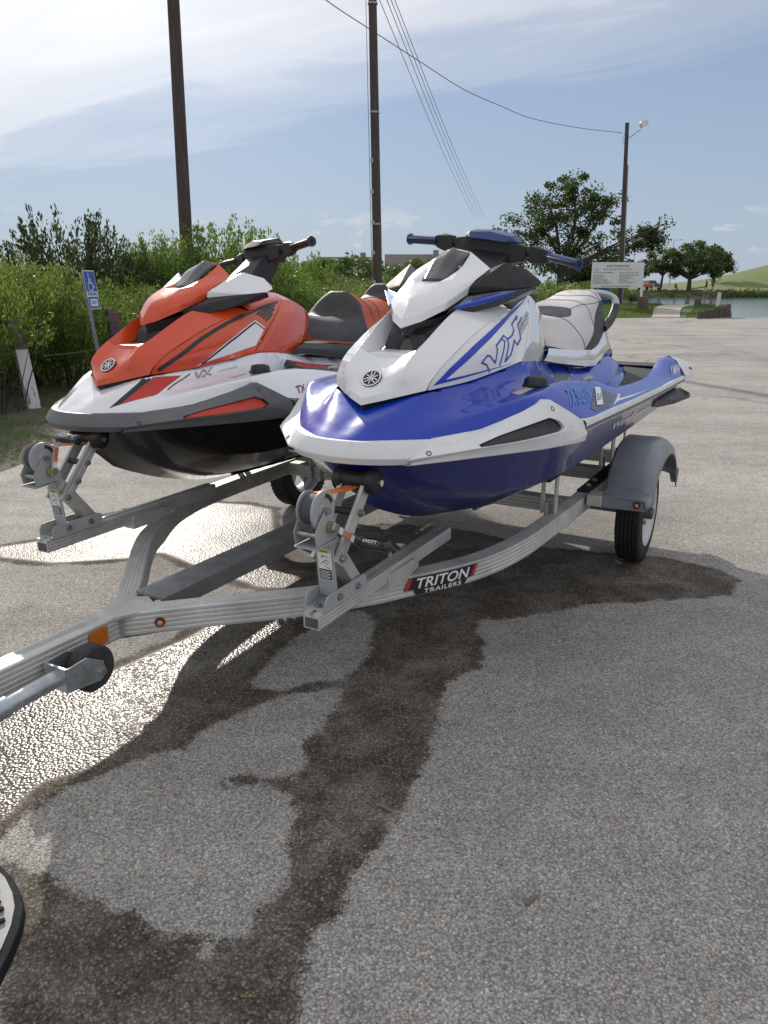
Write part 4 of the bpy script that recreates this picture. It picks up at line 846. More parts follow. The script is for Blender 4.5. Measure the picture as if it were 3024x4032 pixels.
    for a_ in (.0, .885): quad('beam_decal', 'decal_red', [(a_+.005,zl+.024),(a_+.05,zl+.024),(a_+.11,zh-.002),(a_+.065,zh-.002)], .0068)
    v, f = text_mesh('TRITON', .058, shear=.25, bold=True); wmax = v[:, 0].max()
    MB().add([face(i0 + (.135 + p[0]/wmax*.735)*LN, zl+.0255 + p[1]*.92, .0074) for p in v], f).build('beam_lettering', 'decal_white', beam, fix=False, merge=0)
    v, f = text_mesh('TRAILERS', .024, shear=.15, spacing=1.15, bold=True); wmax = v[:, 0].max()
    MB().add([face(i0 + (.25 + p[0]/wmax*.50)*LN, zl+.003 + p[1]*.9, .0074) for p in v], f).build('beam_lettering', 'decal_white', beam, fix=False, merge=0)
    q = Vector(face(np.interp(-.52, P2[:, 0], seg), zt-.040, .003)); nn = Vector((-1*-.69, .72, 0)).normalized()
    nn = Vector((.69, .72, 0)).normalized()
    ml = MB().lathe(q, q + nn*.012, [(0,.016),(.5,.016),(.6,.011),(1,.011)], 16).build('light_bezel', 'black_plastic', K, smooth=30)
    MB().lathe(q + nn*.010, q + nn*.018, [(0,.011),(.6,.009),(1,.004)], 16).build('marker_light', 'amber', ml, smooth=50)
    # reflector and labels on the tongue
    y = TC + .0375
    MB().box(*[tuple(f(x) for x in zip(L((-.735,y,zt-.064)), L((-.665,y+.003,zt-.012)))) for f in (min, max)]).build('reflector', 'reflector_amber', tg, bevel=.001)
    for nm, m_, s0, s1, t0, t1, z_ in (('spec_label','decal_grey',-.95,-.63,-.026,.010,.001),('label_border','decal_yellow',-.95,-.63,-.030,-.026,.001),('spec_label','label_dark',-.94,-.70,-.020,.004,.0015),('origin_label','decal_white',-1.10,-.965,-.026,.024,.001)):
        MB().add([L((s0,TC+t0,zt+z_)), L((s1,TC+t0,zt+z_)), L((s1,TC+t1,zt+z_)), L((s0,TC+t1,zt+z_))], [(0,1,2,3)]).build(nm, m_, tg, fix=False)
    for txt, so, to, sz in (('TRITON', -1.085, -.006, .022), ('USA', -1.065, .020, .020)):
        v, f = text_mesh(txt, sz, bold=True); MB().add([L((so + p[0], TC + to - p[1], zt+.002)) for p in v], f).build('label_text', 'decal_black', tg, fix=False, merge=0)
    pr_ = MB()
    for k in range(5): pr_.add([L((-.94,TC-.022+k*.0065,zt+.0022)), L((-.66-.05*(k%2),TC-.022+k*.0065,zt+.0022)), L((-.66-.05*(k%2),TC-.0195+k*.0065,zt+.0022)), L((-.94,TC-.0195+k*.0065,zt+.0022))], [(0,1,2,3)])
    pr_.build('label_print', 'decal_grey', tg, fix=False, merge=0)
    MB().tube([L((-1.9,TC+.02,zt-hh-.004)), L((-1.2,TC+.015,zt-hh-.022)), L((-.62,TC+.0,zt-hh-.006)), L((-.45,TC+.12,zt-hh-.012)), L((-.1,TC+.42,zt-hh-.006))], .005, 6).build('wiring_loom', 'black_plastic', K, smooth=60)
    # swing-up jack with caster, folded along the tongue
    jk = bpy.data.objects.new('jack', None); COL.objects.link(jk); jk.parent = K
    jt = TC + .095; J = lambda s, dt, z: L((s, jt + dt, z))
    MB().tube([J(-1.9,0,.340), J(-1.06,0,.370)], .030, 20).build('jack_sleeve', 'zinc', jk, smooth=40)
    MB().tube([J(-1.08,0,.3695), J(-.885,0,.3760)], .0255, 20).build('jack_tube', 'zinc', jk, smooth=40)
    for dt in (-.042, .042):
        MB().prism([J(-.90,dt,.412), J(-.83,dt,.418), J(-.775,dt,.385), J(-.765,dt,.345), J(-.79,dt,.328), J(-.90,dt,.340)], (0, .004 if dt > 0 else -.004, 0)).build('caster_fork', 'zinc', jk, bevel=.001)
    MB().box(*[tuple(f(x) for x in zip(J(-.905,-.044,.340), J(-.898,.044,.414))) for f in (min, max)]).build('caster_fork', 'zinc', jk)
    MB().lathe(J(-.785,-.030,.356), J(-.785,.030,.356), [(0,.03),(0,.050),(.06,.064),(.2,.070),(.8,.070),(.94,.064),(1,.050),(1,.03),(.85,.028),(.85,0)], 36, False).build('caster_wheel', 'caster_black', jk, smooth=35)
    MB().cyl(J(-.785,-.05,.356), J(-.785,.058,.356), .010, n=6).build('caster_bolt', 'bolt_steel', jk)
    # coupler out of frame
    MB().hull([L((-2.1,TC+y_,z_)) for y_ in (-.04,.04) for z_ in (.36,.45)] + [L((-2.38,TC+y_,z_)) for y_ in (-.035,.035) for z_ in (.36,.44)]).build('coupler', 'zinc', K, bevel=.01)
    return K
simple('channel_dark', (0.27, 0.275, 0.28), 0.45, metal=0.55, var=0.2, vs=12, dirt=0.2)
simple('carpet_black', (0.02, 0.02, 0.022), 0.9, var=0.3, vs=60, bump=0.6, bs=200)
simple('hub_grey', (0.10, 0.105, 0.11), 0.5, metal=0.4, var=0.2)
simple('bore_shade', (0.10, 0.10, 0.10), 0.7, metal=0.3)
simple('roller_black', (0.010, 0.010, 0.011), 0.5, var=0.2)
simple('brass_dull', (0.35, 0.29, 0.18), 0.45, metal=0.7, var=0.2)
simple('label_salmon', (0.60, 0.20, 0.13), 0.5)
simple('label_dark', (0.16, 0.16, 0.17), 0.5, var=0.3, vs=80)
simple('reflector_amber', (0.55, 0.13, 0.005), 0.25, coat=0.6, var=0.15, vs=120)
simple('caster_black', (0.035, 0.035, 0.036), 0.8, var=0.4, vs=30, bump=0.4, bs=120)
skiB, PB = make_ski(E0, 'white and blue jet ski with grey seat, nearest the camera', True)
skiR, PR = make_ski(E0 + T_RED, 'orange red and white jet ski with black hull, on the left', False)
make_trailer()
# ------------------------------------------------------------------ graphics pressed onto the bodywork, (s, t, z)
DECB = {
  'b_stripe': [(0.9259, 0.1818, 1.3827), (0.6372, 0.2186, 1.3367), (0.2983, 0.2192, 1.2357), (0.1625, 0.1994, 1.1761), (0.1754, 0.2033, 1.1778), (0.0779, 0.1785, 1.1257), (0.5274, 0.2913, 1.1654), (0.137, 0.1957, 1.1399), (0.1981, 0.2106, 1.1761), (0.2049, 0.2132, 1.1729), (0.3631, 0.2367, 1.2402), (0.6157, 0.2273, 1.3201)],
  'b_sticker': [(0.9356, 0.4764, 1.0429), (1.0009, 0.4817, 1.0345), (0.8038, 0.5459, 0.9954), (0.7248, 0.5412, 1.0028)],
  'b_bronze': [(0.66, 0.557, 0.992), (0.6378, 0.5424, 1.0056), (0.906, 0.4817, 1.0402), (0.9914, 0.4938, 1.0257), (1.1129, 0.5227, 0.9963), (0.8687, 0.5597, 0.9817)],
  'b_check': [(0.9088, 0.561, 0.9789), (1.1717, 0.5207, 0.9929), (1.184, 0.5251, 0.989), (1.0874, 0.5427, 0.9838), (1.35, 0.5418, 0.9668), (1.7496, 0.5412, 0.947), (1.3163, 0.5492, 0.9646), (1.0267, 0.5514, 0.9809)],
  'b_warn': [(0.3497, 0.3417, 1.0815), (0.4605, 0.3577, 1.0903), (0.4548, 0.392, 1.0883), (0.3315, 0.3825, 1.0796)],
  'b_warn_or': [(0.3497, 0.3417, 1.0815), (0.4605, 0.3577, 1.0903), (0.4615, 0.3652, 1.0895), (0.3497, 0.3494, 1.0806)],
  'b_bronze2': [(0.94, 0.311, 1.06), (1.05, 0.30, 1.09), (1.32, 0.298, 1.062), (1.2, 0.309, 1.036)],
  'T_reg': [(0.4794, 0.509, 1.0248), (0.7436, 0.5263, 1.014), (0.5794, 0.4608, 1.0765)],
  'T_yam': [(2.4842, 0.5196, 0.931), (2.7347, 0.5221, 0.929), (2.6236, 0.4869, 0.9733)],
  'T_yamc': [(2.5287, 0.5013, 0.9489)],
  'T_wave': [(1.1363, 0.5074, 0.8409), (2.0655, 0.4871, 0.8034), (1.0743, 0.5281, 0.8837)],
  'T_it': [(1.1974, 0.3088, 1.0384), (1.3127, 0.2985, 1.0581), (1.1856, 0.307, 1.0455)],
  'T_del': [(0.6408, 0.2609, 1.2717), (0.8047, 0.2319, 1.3249), (0.6471, 0.2532, 1.2844)],
  'T_51': [(0.7885, 0.5258, 1.0122), (0.8415, 0.5282, 1.0077), (0.8606, 0.5033, 1.0263)],
  'S_vx0': [(0.321, 0.2429, 1.1802), (0.3594, 0.2487, 1.202), (0.378, 0.2536, 1.1966)],
  'S_vx1': [(0.321, 0.2429, 1.1802), (0.349, 0.2497, 1.172), (0.3686, 0.2538, 1.1481)],
  'S_vx2': [(0.3797, 0.2544, 1.1924), (0.4023, 0.2607, 1.1741), (0.4233, 0.2587, 1.2183), (0.4207, 0.2547, 1.2309), (0.4911, 0.2536, 1.2609), (0.5048, 0.2603, 1.251)],
  'S_vx3': [(0.4691, 0.2555, 1.2508), (0.4844, 0.2616, 1.2417), (0.4296, 0.2669, 1.1645)],
  'S_vx4': [(0.6864, 0.2301, 1.3207), (0.5993, 0.2431, 1.295), (0.5894, 0.2558, 1.2741), (0.5556, 0.2619, 1.2588), (0.508, 0.2625, 1.2466), (0.5078, 0.2679, 1.2319), (0.4637, 0.2735, 1.1737), (0.5075, 0.2781, 1.196), (0.5592, 0.2698, 1.2416), (0.5701, 0.2779, 1.2239), (0.6163, 0.2734, 1.2448), (0.6424, 0.2499, 1.2889), (0.7243, 0.2362, 1.3141)],
  'S_vx5': [(0.6864, 0.2301, 1.3207), (0.6601, 0.2379, 1.3077)],
  'S_l0': [(0.8107, 0.2323, 1.3247), (0.6463, 0.2587, 1.2757)],
  'S_l1': [(0.7862, 0.2415, 1.312), (0.633, 0.264, 1.2656)],
  'S_l2': [(0.7632, 0.2501, 1.2994), (0.6214, 0.2686, 1.2554)],
}
DECR = {
  'r_tri': [(0.2571, 0.2271, 1.128), (0.4158, 0.2579, 1.2157), (0.6511, 0.2401, 1.3039), (0.6888, 0.2653, 1.2705), (0.5814, 0.2918, 1.1968), (0.2963, 0.2374, 1.1428)],
  'r_deckblack': [(-0.1373, 0.1348, 1.0013), (0.0514, 0.1519, 1.1014), (0.0722, 0.1749, 1.1021), (-0.1005, 0.1561, 1.0122)],
  'r_deckred': [(-0.0999, 0.1568, 1.0122), (0.0731, 0.1752, 1.102), (0.1819, 0.2159, 1.0993), (0.0321, 0.2282, 1.0425), (0.0115, 0.2217, 1.0372)],
  'r_foot': [(0.7976, 0.3049, 1.1191), (1.3013, 0.2988, 1.0583), (0.9992, 0.4638, 1.0494), (0.7173, 0.4285, 1.0892)],
  'S_triline': [(0.2884, 0.2354, 1.1398), (0.4399, 0.2616, 1.2188), (0.642, 0.2467, 1.2936), (0.6771, 0.2684, 1.264)],
  'S_groove': [(0.094, 0.1833, 1.1308), (0.1977, 0.2094, 1.1824), (0.3177, 0.2211, 1.2429), (0.473, 0.2275, 1.298), (0.6608, 0.2163, 1.342), (0.8878, 0.1873, 1.3786)],
  'S_h0': [(0.6928, 0.2242, 1.3292), (0.827, 0.2007, 1.3637)],
  'S_h1': [(0.7075, 0.2308, 1.3207), (0.8527, 0.2001, 1.3631)],
  'S_h2': [(0.7179, 0.2377, 1.3118), (0.8288, 0.2142, 1.3467)],
  'S_h3': [(0.7261, 0.2462, 1.3011), (0.7934, 0.2305, 1.326)],
  'S_dl': [(0.0775, 0.2379, 1.0548), (0.2209, 0.227, 1.1021)],
  'S_f0': [(0.8311, 0.3053, 1.1103), (1.0551, 0.3012, 1.0834)],
  'S_f1': [(0.8706, 0.3077, 1.0908), (1.1535, 0.3008, 1.0695)],
  'S_f2': [(0.8939, 0.3096, 1.077), (1.2318, 0.3027, 1.0545)],
  'S_fl': [(0.7674, 0.3054, 1.123), (0.6867, 0.4266, 1.0919)],
  'T_vx': [(0.2096, 0.2604, 1.0822), (0.3183, 0.2761, 1.0957), (0.2326, 0.2278, 1.105)],
  'T_cr': [(0.3392, 0.276, 1.0995), (0.4489, 0.2942, 1.1117), (0.3465, 0.2672, 1.1061)],
  'T_tx': [(0.5398, 0.5422, 1.003), (0.6978, 0.5397, 1.0055), (0.566, 0.5132, 1.0307)],
  'S_w': [(0.343, 0.3447, 1.0804), (0.4358, 0.3507, 1.0882)],
}

def press(bvh, pts, off, side=False):
    out = []
    for p in pts:
        co, n, i, d = bvh.find_nearest(Vector(p))
        if (n.y if (side or bvh is PB['hull']) else n.y*.8 + n.z) < 0: n = -n
        out.append(co + n*off)
    return out
def fill(name, m, par, bvh, poly, off=.0014, cuts=4):
    v, f = poly_mesh([L(p) for p in poly], cuts)
    return MB().add(press(bvh, v, off), f).build(name, m, par, smooth=60, fix=False, merge=0)
def strokes(name, m, par, bvh, lines, w, off=.0020):
    mb = MB()
    for ln in lines:
        for a, b in zip(ln[:-1], ln[1:]):
            a = Vector(L(a)); b = Vector(L(b)); d = (b-a).normalized()
            co, n, i, q = bvh.find_nearest((a+b)/2); s_ = d.cross(n).normalized()*w/2
            a = a - d*w*.4; b = b + d*w*.4; k = max(1, int((b-a).length/.02)); vs = []
            for j in range(k+1):
                c = a + (b-a)*(j/k); vs += [c+s_, c-s_]
            mb.add(press(bvh, vs, off), [(2*j, 2*j+1, 2*j+3, 2*j+2) for j in range(k)])
    return mb.build(name, m, par, smooth=60, fix=False, merge=0)
def letters(name, s, m, par, bvh, anchor, off=.0026, shear=0.0, outline=0.0, inner=None, bold=True, spacing=1.0, jit=0.0):
    o, bx, ty = (Vector(L(p)) for p in anchor)
    def lay(v, wx, off_):
        rr = random.Random(5)
        return press(bvh, [o + (bx-o)*(p[0]/wx) + (ty-o)*(p[1]/.72 + jit*math.sin(p[0]*23)) for p in v], off_)
    v, f = text_mesh(s, 1.0, shear, 0.0, spacing, bold); wx = v[:, 0].max()
    ob = MB().add(lay(v, wx, off), f).build(name, m, par, smooth=60, fix=False, merge=0)
    if outline:
        v, f = text_mesh(s, 1.0, shear, -outline, spacing, bold)
        MB().add(lay(v, wx, off + .0006), f).build('letter_fill', inner, ob, smooth=60, fix=False, merge=0)
    return ob
def graphics():
    D = DECB; p = PB; pn, dk, hl = p['panel'], p['deck'], p['hull']; po, do, ho = p['panel_o'], p['deck_o'], p['hull_o']
    fill('side_stripe', 'decal_blue', po, pn, D['b_stripe'])
    strokes('model_lettering', 'decal_blue', po, pn, [D['S_vx%d' % i] for i in range(6)], .0058)
    strokes('pinstripe', 'decal_black', po, pn, [D['S_l%d' % i] for i in range(3)], .0016)
    letters('trim_lettering', 'DELUXE', 'decal_black', po, pn, D['T_del'], bold=False)
    fill('bronze_patch', 'decal_bronze', do, dk, D['b_bronze']); fill('bronze_patch', 'decal_bronze', do, dk, D['b_bronze2'])
    fill('tick_mark', 'decal_white', do, dk, D['b_check'])
    fill('warning_label', 'decal_grey', do, dk, D['b_warn']); fill('label_strip', 'decal_orange', do, dk, D['b_warn_or'], .0020)
    letters('registration_number', 'TX 8426 KM', 'decal_cyan', do, dk, D['T_reg'], off=.0032, jit=.02, bold=False)
    fill('validation_sticker', 'decal_white', do, dk, D['b_sticker'], .0040)
    letters('sticker_print', '51', 'decal_black', do, dk, D['T_51'], off=.0050)
    letters('maker_lettering', 'YAMAHA', 'decal_white', do, dk, D['T_yam'])
    letters('hull_lettering', 'WaveRunner', 'decal_white', ho, hl, D['T_wave'], shear=.2)
    letters('engine_lettering', 'IT 10', 'decal_white', do, dk, D['T_it'])
    fill('clear_film', 'dull_film', p['fair_o'], p['fair'], [(.575,.296,1.165),(.64,.286,1.205),(.76,.275,1.225),(.93,.262,1.19),(.97,.25,1.135),(.77,.29,1.15)])
    D = DECR; p = PR; pn, dk = p['panel'], p['deck']; po, do = p['panel_o'], p['deck_o']
    fill('side_triangle', 'decal_white', po, pn, D['r_tri'])
    strokes('pinstripe', 'decal_black', po, pn, [D['S_triline']], .008)
    strokes('side_stripe', 'decal_black', po, pn, [D['S_groove']], .016)
    strokes('hatch', 'decal_black', po, pn, [D['S_h%d' % i] for i in range(4)], .011)
    fill('deck_stripe', 'decal_black', do, dk, D['r_deckblack']); fill('deck_block', 'decal_red', do, dk, D['r_deckred'])
    strokes('pinstripe', 'decal_black', do, dk, [D['S_dl'], D['S_fl']], .005)
    fill('footwell_panel', 'decal_black', do, dk, D['r_foot']); strokes('footwell_stripe', 'decal_red', do, dk, [D['S_f%d' % i] for i in range(3)], .010)
    letters('model_lettering', 'VX', 'decal_black', do, dk, D['T_vx'], shear=.35, outline=.035, inner='decal_white', bold=True)
    letters('trim_lettering', 'CRUISER', 'decal_grey', do, dk, D['T_cr'], bold=False)
    letters('registration_number', 'TX 188', 'decal_maroon', do, dk, D['T_tx'], off=.003, jit=.02)
    strokes('warning_strip', 'decal_orange', do, dk, [D['S_w']], .006)
graphics()
# ------------------------------------------------------------------ ground, water, vegetation
def asphalt():
    m, t, p = mat('asphalt'); o = ocoord(t)
    wet = t.node('ShaderNodeAttribute', attribute_name='wet').outputs['Fac']
    v = t.node('ShaderNodeTexVoronoi', inp={'Scale': 160.0, 'Randomness': 1.0}); t.link(o, v.inputs['Vector'])
    v2 = t.node('ShaderNodeTexVoronoi', inp={'Scale': 300.0, 'Randomness': 1.0}); t.link(o, v2.inputs['Vector'])
    sep = t.node('ShaderNodeSeparateColor'); t.link(v.outputs['Color'], sep.inputs[0])
    sep2 = t.node('ShaderNodeSeparateColor'); t.link(v2.outputs['Color'], sep2.inputs[0])
    stone = t.ramp(sep.outputs[0], [(0.0, (0.30, 0.287, 0.272)), (0.35, (0.46, 0.44, 0.415)), (0.62, (0.54, 0.515, 0.483)), (0.85, (0.62, 0.59, 0.545)), (1.0, (0.76, 0.73, 0.67))])
    warm = t.ramp(sep.outputs[1], [(0.86, 0.0), (0.9, 0.45)]); stone = t.mix(warm, stone, (0.40, 0.28, 0.15))
    fine = t.ramp(sep2.outputs[0], [(0.0, (0.35, 0.335, 0.318)), (1.0, (0.56, 0.535, 0.50))])
    pick = t.ramp(sep.outputs[2], [(0.42, 0.0), (0.46, 1.0)])
    col = t.mix(pick, stone, fine)
    v3 = t.node('ShaderNodeTexVoronoi', inp={'Scale': 92.0, 'Randomness': 1.0}); t.link(o, v3.inputs['Vector'])
    sep3 = t.node('ShaderNodeSeparateColor'); t.link(v3.outputs['Color'], sep3.inputs[0])
    chip = t.math('MULTIPLY', t.ramp(sep3.outputs[0], [(0.86, 0.0), (0.88, 1.0)]), t.ramp(v3.outputs['Distance'], [(0.38, 1.0), (0.44, 0.0)]))
    col = t.mix(t.math('MULTIPLY', chip, 0.8), col, t.ramp(sep3.outputs[1], [(0.2, (0.26, 0.255, 0.25)), (0.5, (0.55, 0.53, 0.50)), (0.9, (0.70, 0.665, 0.60))]))
    gap = t.ramp(v.outputs['Distance'], [(0.42, 1.0), (0.70, 0.56)])
    big = t.ramp(t.noise(o, 0.55, 5, 0.6), [(0.3, 0.84), (0.7, 1.10)])
    mid = t.ramp(t.noise(o, 7.0, 5, 0.65), [(0.3, 0.86), (0.7, 1.10)])
    mul = t.math('MULTIPLY', t.math('MULTIPLY', gap, big), mid)
    # old cracks and tar seams
    vc = t.node('ShaderNodeTexVoronoi', feature='DISTANCE_TO_EDGE', inp={'Scale': 0.16}); 
    wob = t.node('ShaderNodeVectorMath', operation='ADD'); t.link(o, wob.inputs[0])
    nz = t.node('ShaderNodeTexNoise', inp={'Scale': 1.3, 'Detail': 6.0}); t.link(o, nz.inputs['Vector']); t.link(nz.outputs['Color'], wob.inputs[1]); t.link(wob.outputs[0], vc.inputs['Vector'])
    crack = t.ramp(vc.outputs['Distance'], [(0.004, 0.72), (0.014, 1.0)])
    far = t.node('ShaderNodeSeparateXYZ'); t.link(o, far.inputs[0])
    crack = t.math('MAXIMUM', crack, t.ramp(t.math('MULTIPLY', far.outputs[1], 0.1), [(0.75, 1.0), (0.95, 0.0)]))
    mul = t.math('MULTIPLY', mul, crack)
    spots = t.ramp(t.noise(o, 2.6, 7, 0.72), [(0.62, 1.0), (0.72, 0.74)]); grime = t.ramp(t.noise(t.mapping(o, scale=(0.5, 2.2, 1), rot=(0, 0, R(30))), 0.9, 6, 0.6), [(0.42, 1.0), (0.62, 0.86)])
    mul = t.math('MULTIPLY', mul, t.math('MULTIPLY', spots, grime))
    vm = t.node('ShaderNodeVectorMath', operation='SCALE'); t.link(col, vm.inputs[0]); t.link(mul, vm.inputs['Scale'])
    # water-darkened where the hulls have drained
    edge = t.math('ADD', wet, t.math('MULTIPLY', t.math('SUBTRACT', t.noise(o, 60, 3, 0.6), 0.5), 0.10))
    edge = t.math('ADD', edge, t.math('MULTIPLY', t.math('SUBTRACT', sep.outputs[0], 0.5), 0.16))
    edge = t.math('ADD', edge, t.math('MULTIPLY', t.math('SUBTRACT', t.noise(o, 9, 6, 0.65), 0.5), 0.85))
    wm = t.math('MULTIPLY', t.ramp(edge, [(0.42, 0.0), (0.56, 1.0)], 'EASE'), t.ramp(t.noise(o, 4.5, 6, 0.65), [(0.36, 0.70), (0.56, 1.0)])); wr = t.math('MULTIPLY', t.ramp(edge, [(0.53, 0.0), (0.60, 1.0)], 'EASE'), t.ramp(wet, [(0.70, 0.45), (0.92, 1.0)]))
    dark = t.node('ShaderNodeVectorMath', operation='MULTIPLY'); t.link(vm.outputs[0], dark.inputs[0])
    dryness = t.mix(t.ramp(sep.outputs[1], [(0.78, 0.0), (0.92, 1.0)]), (0.215, 0.195, 0.172), (0.58, 0.51, 0.39))
    t.link(dryness, dark.inputs[1])
    t.link(t.mix(wm, vm.outputs[0], dark.outputs[0]), p.inputs['Base Color'])
    pool = t.ramp(t.math('ADD', wet, t.math('MULTIPLY', t.math('SUBTRACT', t.noise(o, 3.0, 4, 0.6), 0.5), 0.5)), [(0.62, 0.44), (0.95, 0.24)])
    rg = t.node('ShaderNodeMix', data_type='FLOAT'); t.link(t.math('POWER', wr, 3.0), rg.inputs[0]); rg.inputs[2].default_value = 0.90; t.link(pool, rg.inputs[3])
    t.link(rg.outputs[0], p.inputs['Roughness'])
    h = t.math('ADD', t.math('MULTIPLY', t.math('SUBTRACT', 1.0, v.outputs['Distance']), 1.0), t.math('MULTIPLY', sep.outputs[2], 0.8))
    h = t.math('ADD', h, t.math('MULTIPLY', t.noise(o, 380, 2, 0.5), 0.5))
    nd = t.bump(h, 0.75, 0.0045)                                             # dry chips
    hw = t.math('ADD', t.math('SUBTRACT', 1.0, v3.outputs['Distance']), t.math('MULTIPLY', sep3.outputs[2], 0.25))
    hw = t.math('ADD', hw, t.math('MULTIPLY', t.noise(o, 240, 2, 0.5), 0.22))
    nw = t.bump(hw, 0.9, 0.0021)                                             # water film over the chips
    nm = t.node('ShaderNodeMix', data_type='VECTOR'); t.link(wr, nm.inputs[0]); t.link(nd, nm.inputs[4]); t.link(nw, nm.inputs[5]); t.link(nm.outputs[1], p.inputs['Normal'])
    t.link(t.math('MULTIPLY', t.math('SUBTRACT', 0.28, t.math('MULTIPLY', wm, 0.11)), t.ramp(t.noise(o, 2.4, 5, 0.6), [(0.35, 0.45), (0.62, 1.0)])), p.inputs['Specular IOR Level'])
asphalt()
def ground_mats():
    m, t, p = mat('turf'); o = ocoord(t)
    n = t.noise(o, 0.35, 6, 0.65); n2 = t.noise(o, 9.0, 5, 0.7)
    c = t.ramp(n2, [(0.25, (0.030, 0.055, 0.012)), (0.5, (0.075, 0.115, 0.026)), (0.75, (0.13, 0.17, 0.045))])
    c = t.mix(t.ramp(n, [(0.55, 0.0), (0.75, 0.55)]), c, (0.17, 0.145, 0.075)); t.link(c, p.inputs['Base Color'])
    p.inputs['Roughness'].default_value = 0.95; t.link(t.bump(n2, 0.8, 0.08), p.inputs['Normal'])
    m, t, p = mat('hill_turf'); o = ocoord(t)
    n = t.noise(t.mapping(o, scale=(1, .35, 1)), 0.05, 6, 0.65); n2 = t.noise(o, 0.8, 6, 0.7)
    c = t.ramp(n2, [(0.3, (0.075, 0.125, 0.024)), (0.7, (0.125, 0.175, 0.04))])
    dry = t.math('MULTIPLY', t.ramp(n, [(0.44, 0.0), (0.58, 0.85)]), t.ramp(t.noise(o, 1.6, 5, 0.7), [(0.45, 0.2), (0.6, 1.0)]))
    c = t.mix(dry, c, (0.20, 0.15, 0.08)); t.link(c, p.inputs['Base Color']); p.inputs['Roughness'].default_value = 0.95
    m, t, p = mat('verge_soil'); o = ocoord(t)
    n = t.noise(o, 2.2, 6, 0.7); n2 = t.noise(o, 26, 5, 0.7)
    c = t.ramp(n2, [(0.3, (0.07, 0.055, 0.042)), (0.7, (0.16, 0.135, 0.11))])
    c = t.mix(t.ramp(n, [(0.44, 0.0), (0.58, 0.9)]), c, (0.055, 0.095, 0.022)); t.link(c, p.inputs['Base Color'])
    p.inputs['Roughness'].default_value = 0.95; t.link(t.bump(n2, 0.8, 0.03), p.inputs['Normal'])
    m, t, p = mat('pond_water'); o = ocoord(t)
    w = t.noise(t.mapping(o, scale=(0.9, 0.35, 1)), 1.6, 5, 0.6, 0.4)
    p.inputs['Base Color'].default_value = (0.09, 0.13, 0.16, 1); p.inputs['Roughness'].default_value = 0.12
    p.inputs['Specular IOR Level'].default_value = 0.6
    t.link(t.bump(w, 0.22, 0.05), p.inputs['Normal'])
    m, t, p = mat('concrete'); o = ocoord(t)
    n = t.noise(o, 3, 6, 0.65); c = t.ramp(n, [(0.3, (0.27, 0.245, 0.21)), (0.7, (0.40, 0.365, 0.315))]); t.link(c, p.inputs['Base Color']); p.inputs['Roughness'].default_value = 0.9
    for nm, cols, sc in (('pole_wood', ((0.034, 0.027, 0.025), (0.090, 0.071, 0.064)), 1.0), ('pile_wood', ((0.045, 0.036, 0.028), (0.15, 0.12, 0.095)), 3.0), ('bark', ((0.030, 0.025, 0.021), (0.085, 0.072, 0.060)), 4.0)):
        m, t, p = mat(nm); o = ocoord(t)
        n = t.noise(t.mapping(o, scale=(14*sc, 14*sc, 0.9*sc)), 1.6, 6, 0.65); c = t.ramp(n, [(0.3, cols[0]), (0.7, cols[1])])
        t.link(c, p.inputs['Base Color']); p.inputs['Roughness'].default_value = 0.85; t.link(t.bump(n, 0.7, 0.02), p.inputs['Normal'])
    m, t, p = mat('post_paint'); o = ocoord(t)          # white post, purple top, paint flaking to grey timber
    sp = t.node('ShaderNodeSeparateXYZ'); t.link(o, sp.inputs[0])
    top = t.ramp(t.math('MULTIPLY', sp.outputs[2], 1.0), [(0.70, 0.0), (0.715, 1.0)])
    c = t.mix(top, (0.66, 0.66, 0.67), (0.16, 0.075, 0.16))
    fl = t.ramp(t.noise(t.mapping(o, scale=(1, 1, .35)), 22, 6, 0.7), [(0.56, 0.0), (0.62, 1.0)])
    c = t.mix(fl, c, (0.13, 0.115, 0.10)); t.link(c, p.inputs['Base Color']); p.inputs['Roughness'].default_value = 0.7
def leafmat(name, cols, trans=0.42, rough=0.5):
    m = bpy.data.materials.new(name); m.use_nodes = True; M[name] = m; t = NT(m.node_tree); t.n.clear()
    out = t.node('ShaderNodeOutputMaterial'); g = t.node('ShaderNodeNewGeometry')
    c = t.ramp(g.outputs['Random Per Island'], [(i/(len(cols)-1), c) for i, c in enumerate(cols)])
    oi = t.node('ShaderNodeObjectInfo').outputs['Random']; c = t.mix(1.0, c, t.ramp(oi, [(0.0, (0.78, 0.80, 0.80)), (0.35, (0.95, 0.92, 0.75)), (0.7, (0.80, 0.95, 0.80)), (1.0, (1.12, 1.02, 0.78))]), 'MULTIPLY')
    dead = t.ramp(t.math('FRACT', t.math('MULTIPLY', g.outputs['Random Per Island'], 37.0)), [(0.955, 0.0), (0.965, 0.75)]); c = t.mix(dead, c, (0.16, 0.10, 0.05))
    d = t.node('ShaderNodeBsdfPrincipled', inp={'Roughness': rough}); t.link(c, d.inputs['Base Color']); d.inputs['Specular IOR Level'].default_value = 0.35
    tr = t.node('ShaderNodeBsdfTranslucent'); tc = t.mix(0.5, c, (0.16, 0.24, 0.02), 'ADD'); t.link(t.mix(0.55, c, tc), tr.inputs['Color'])
    mx = t.node('ShaderNodeMixShader', inp={0: trans}); t.link(d.outputs[0], mx.inputs[1]); t.link(tr.outputs[0], mx.inputs[2]); t.link(mx.outputs[0], out.inputs['Surface'])
ground_mats()
leafmat('leaf_shrub', [(0.065, 0.112, 0.028), (0.105, 0.162, 0.040), (0.145, 0.205, 0.052), (0.19, 0.245, 0.072)], 0.5)
leafmat('leaf_shrub_dull', [(0.075, 0.104, 0.042), (0.12, 0.15, 0.058), (0.165, 0.19, 0.078)], 0.45)
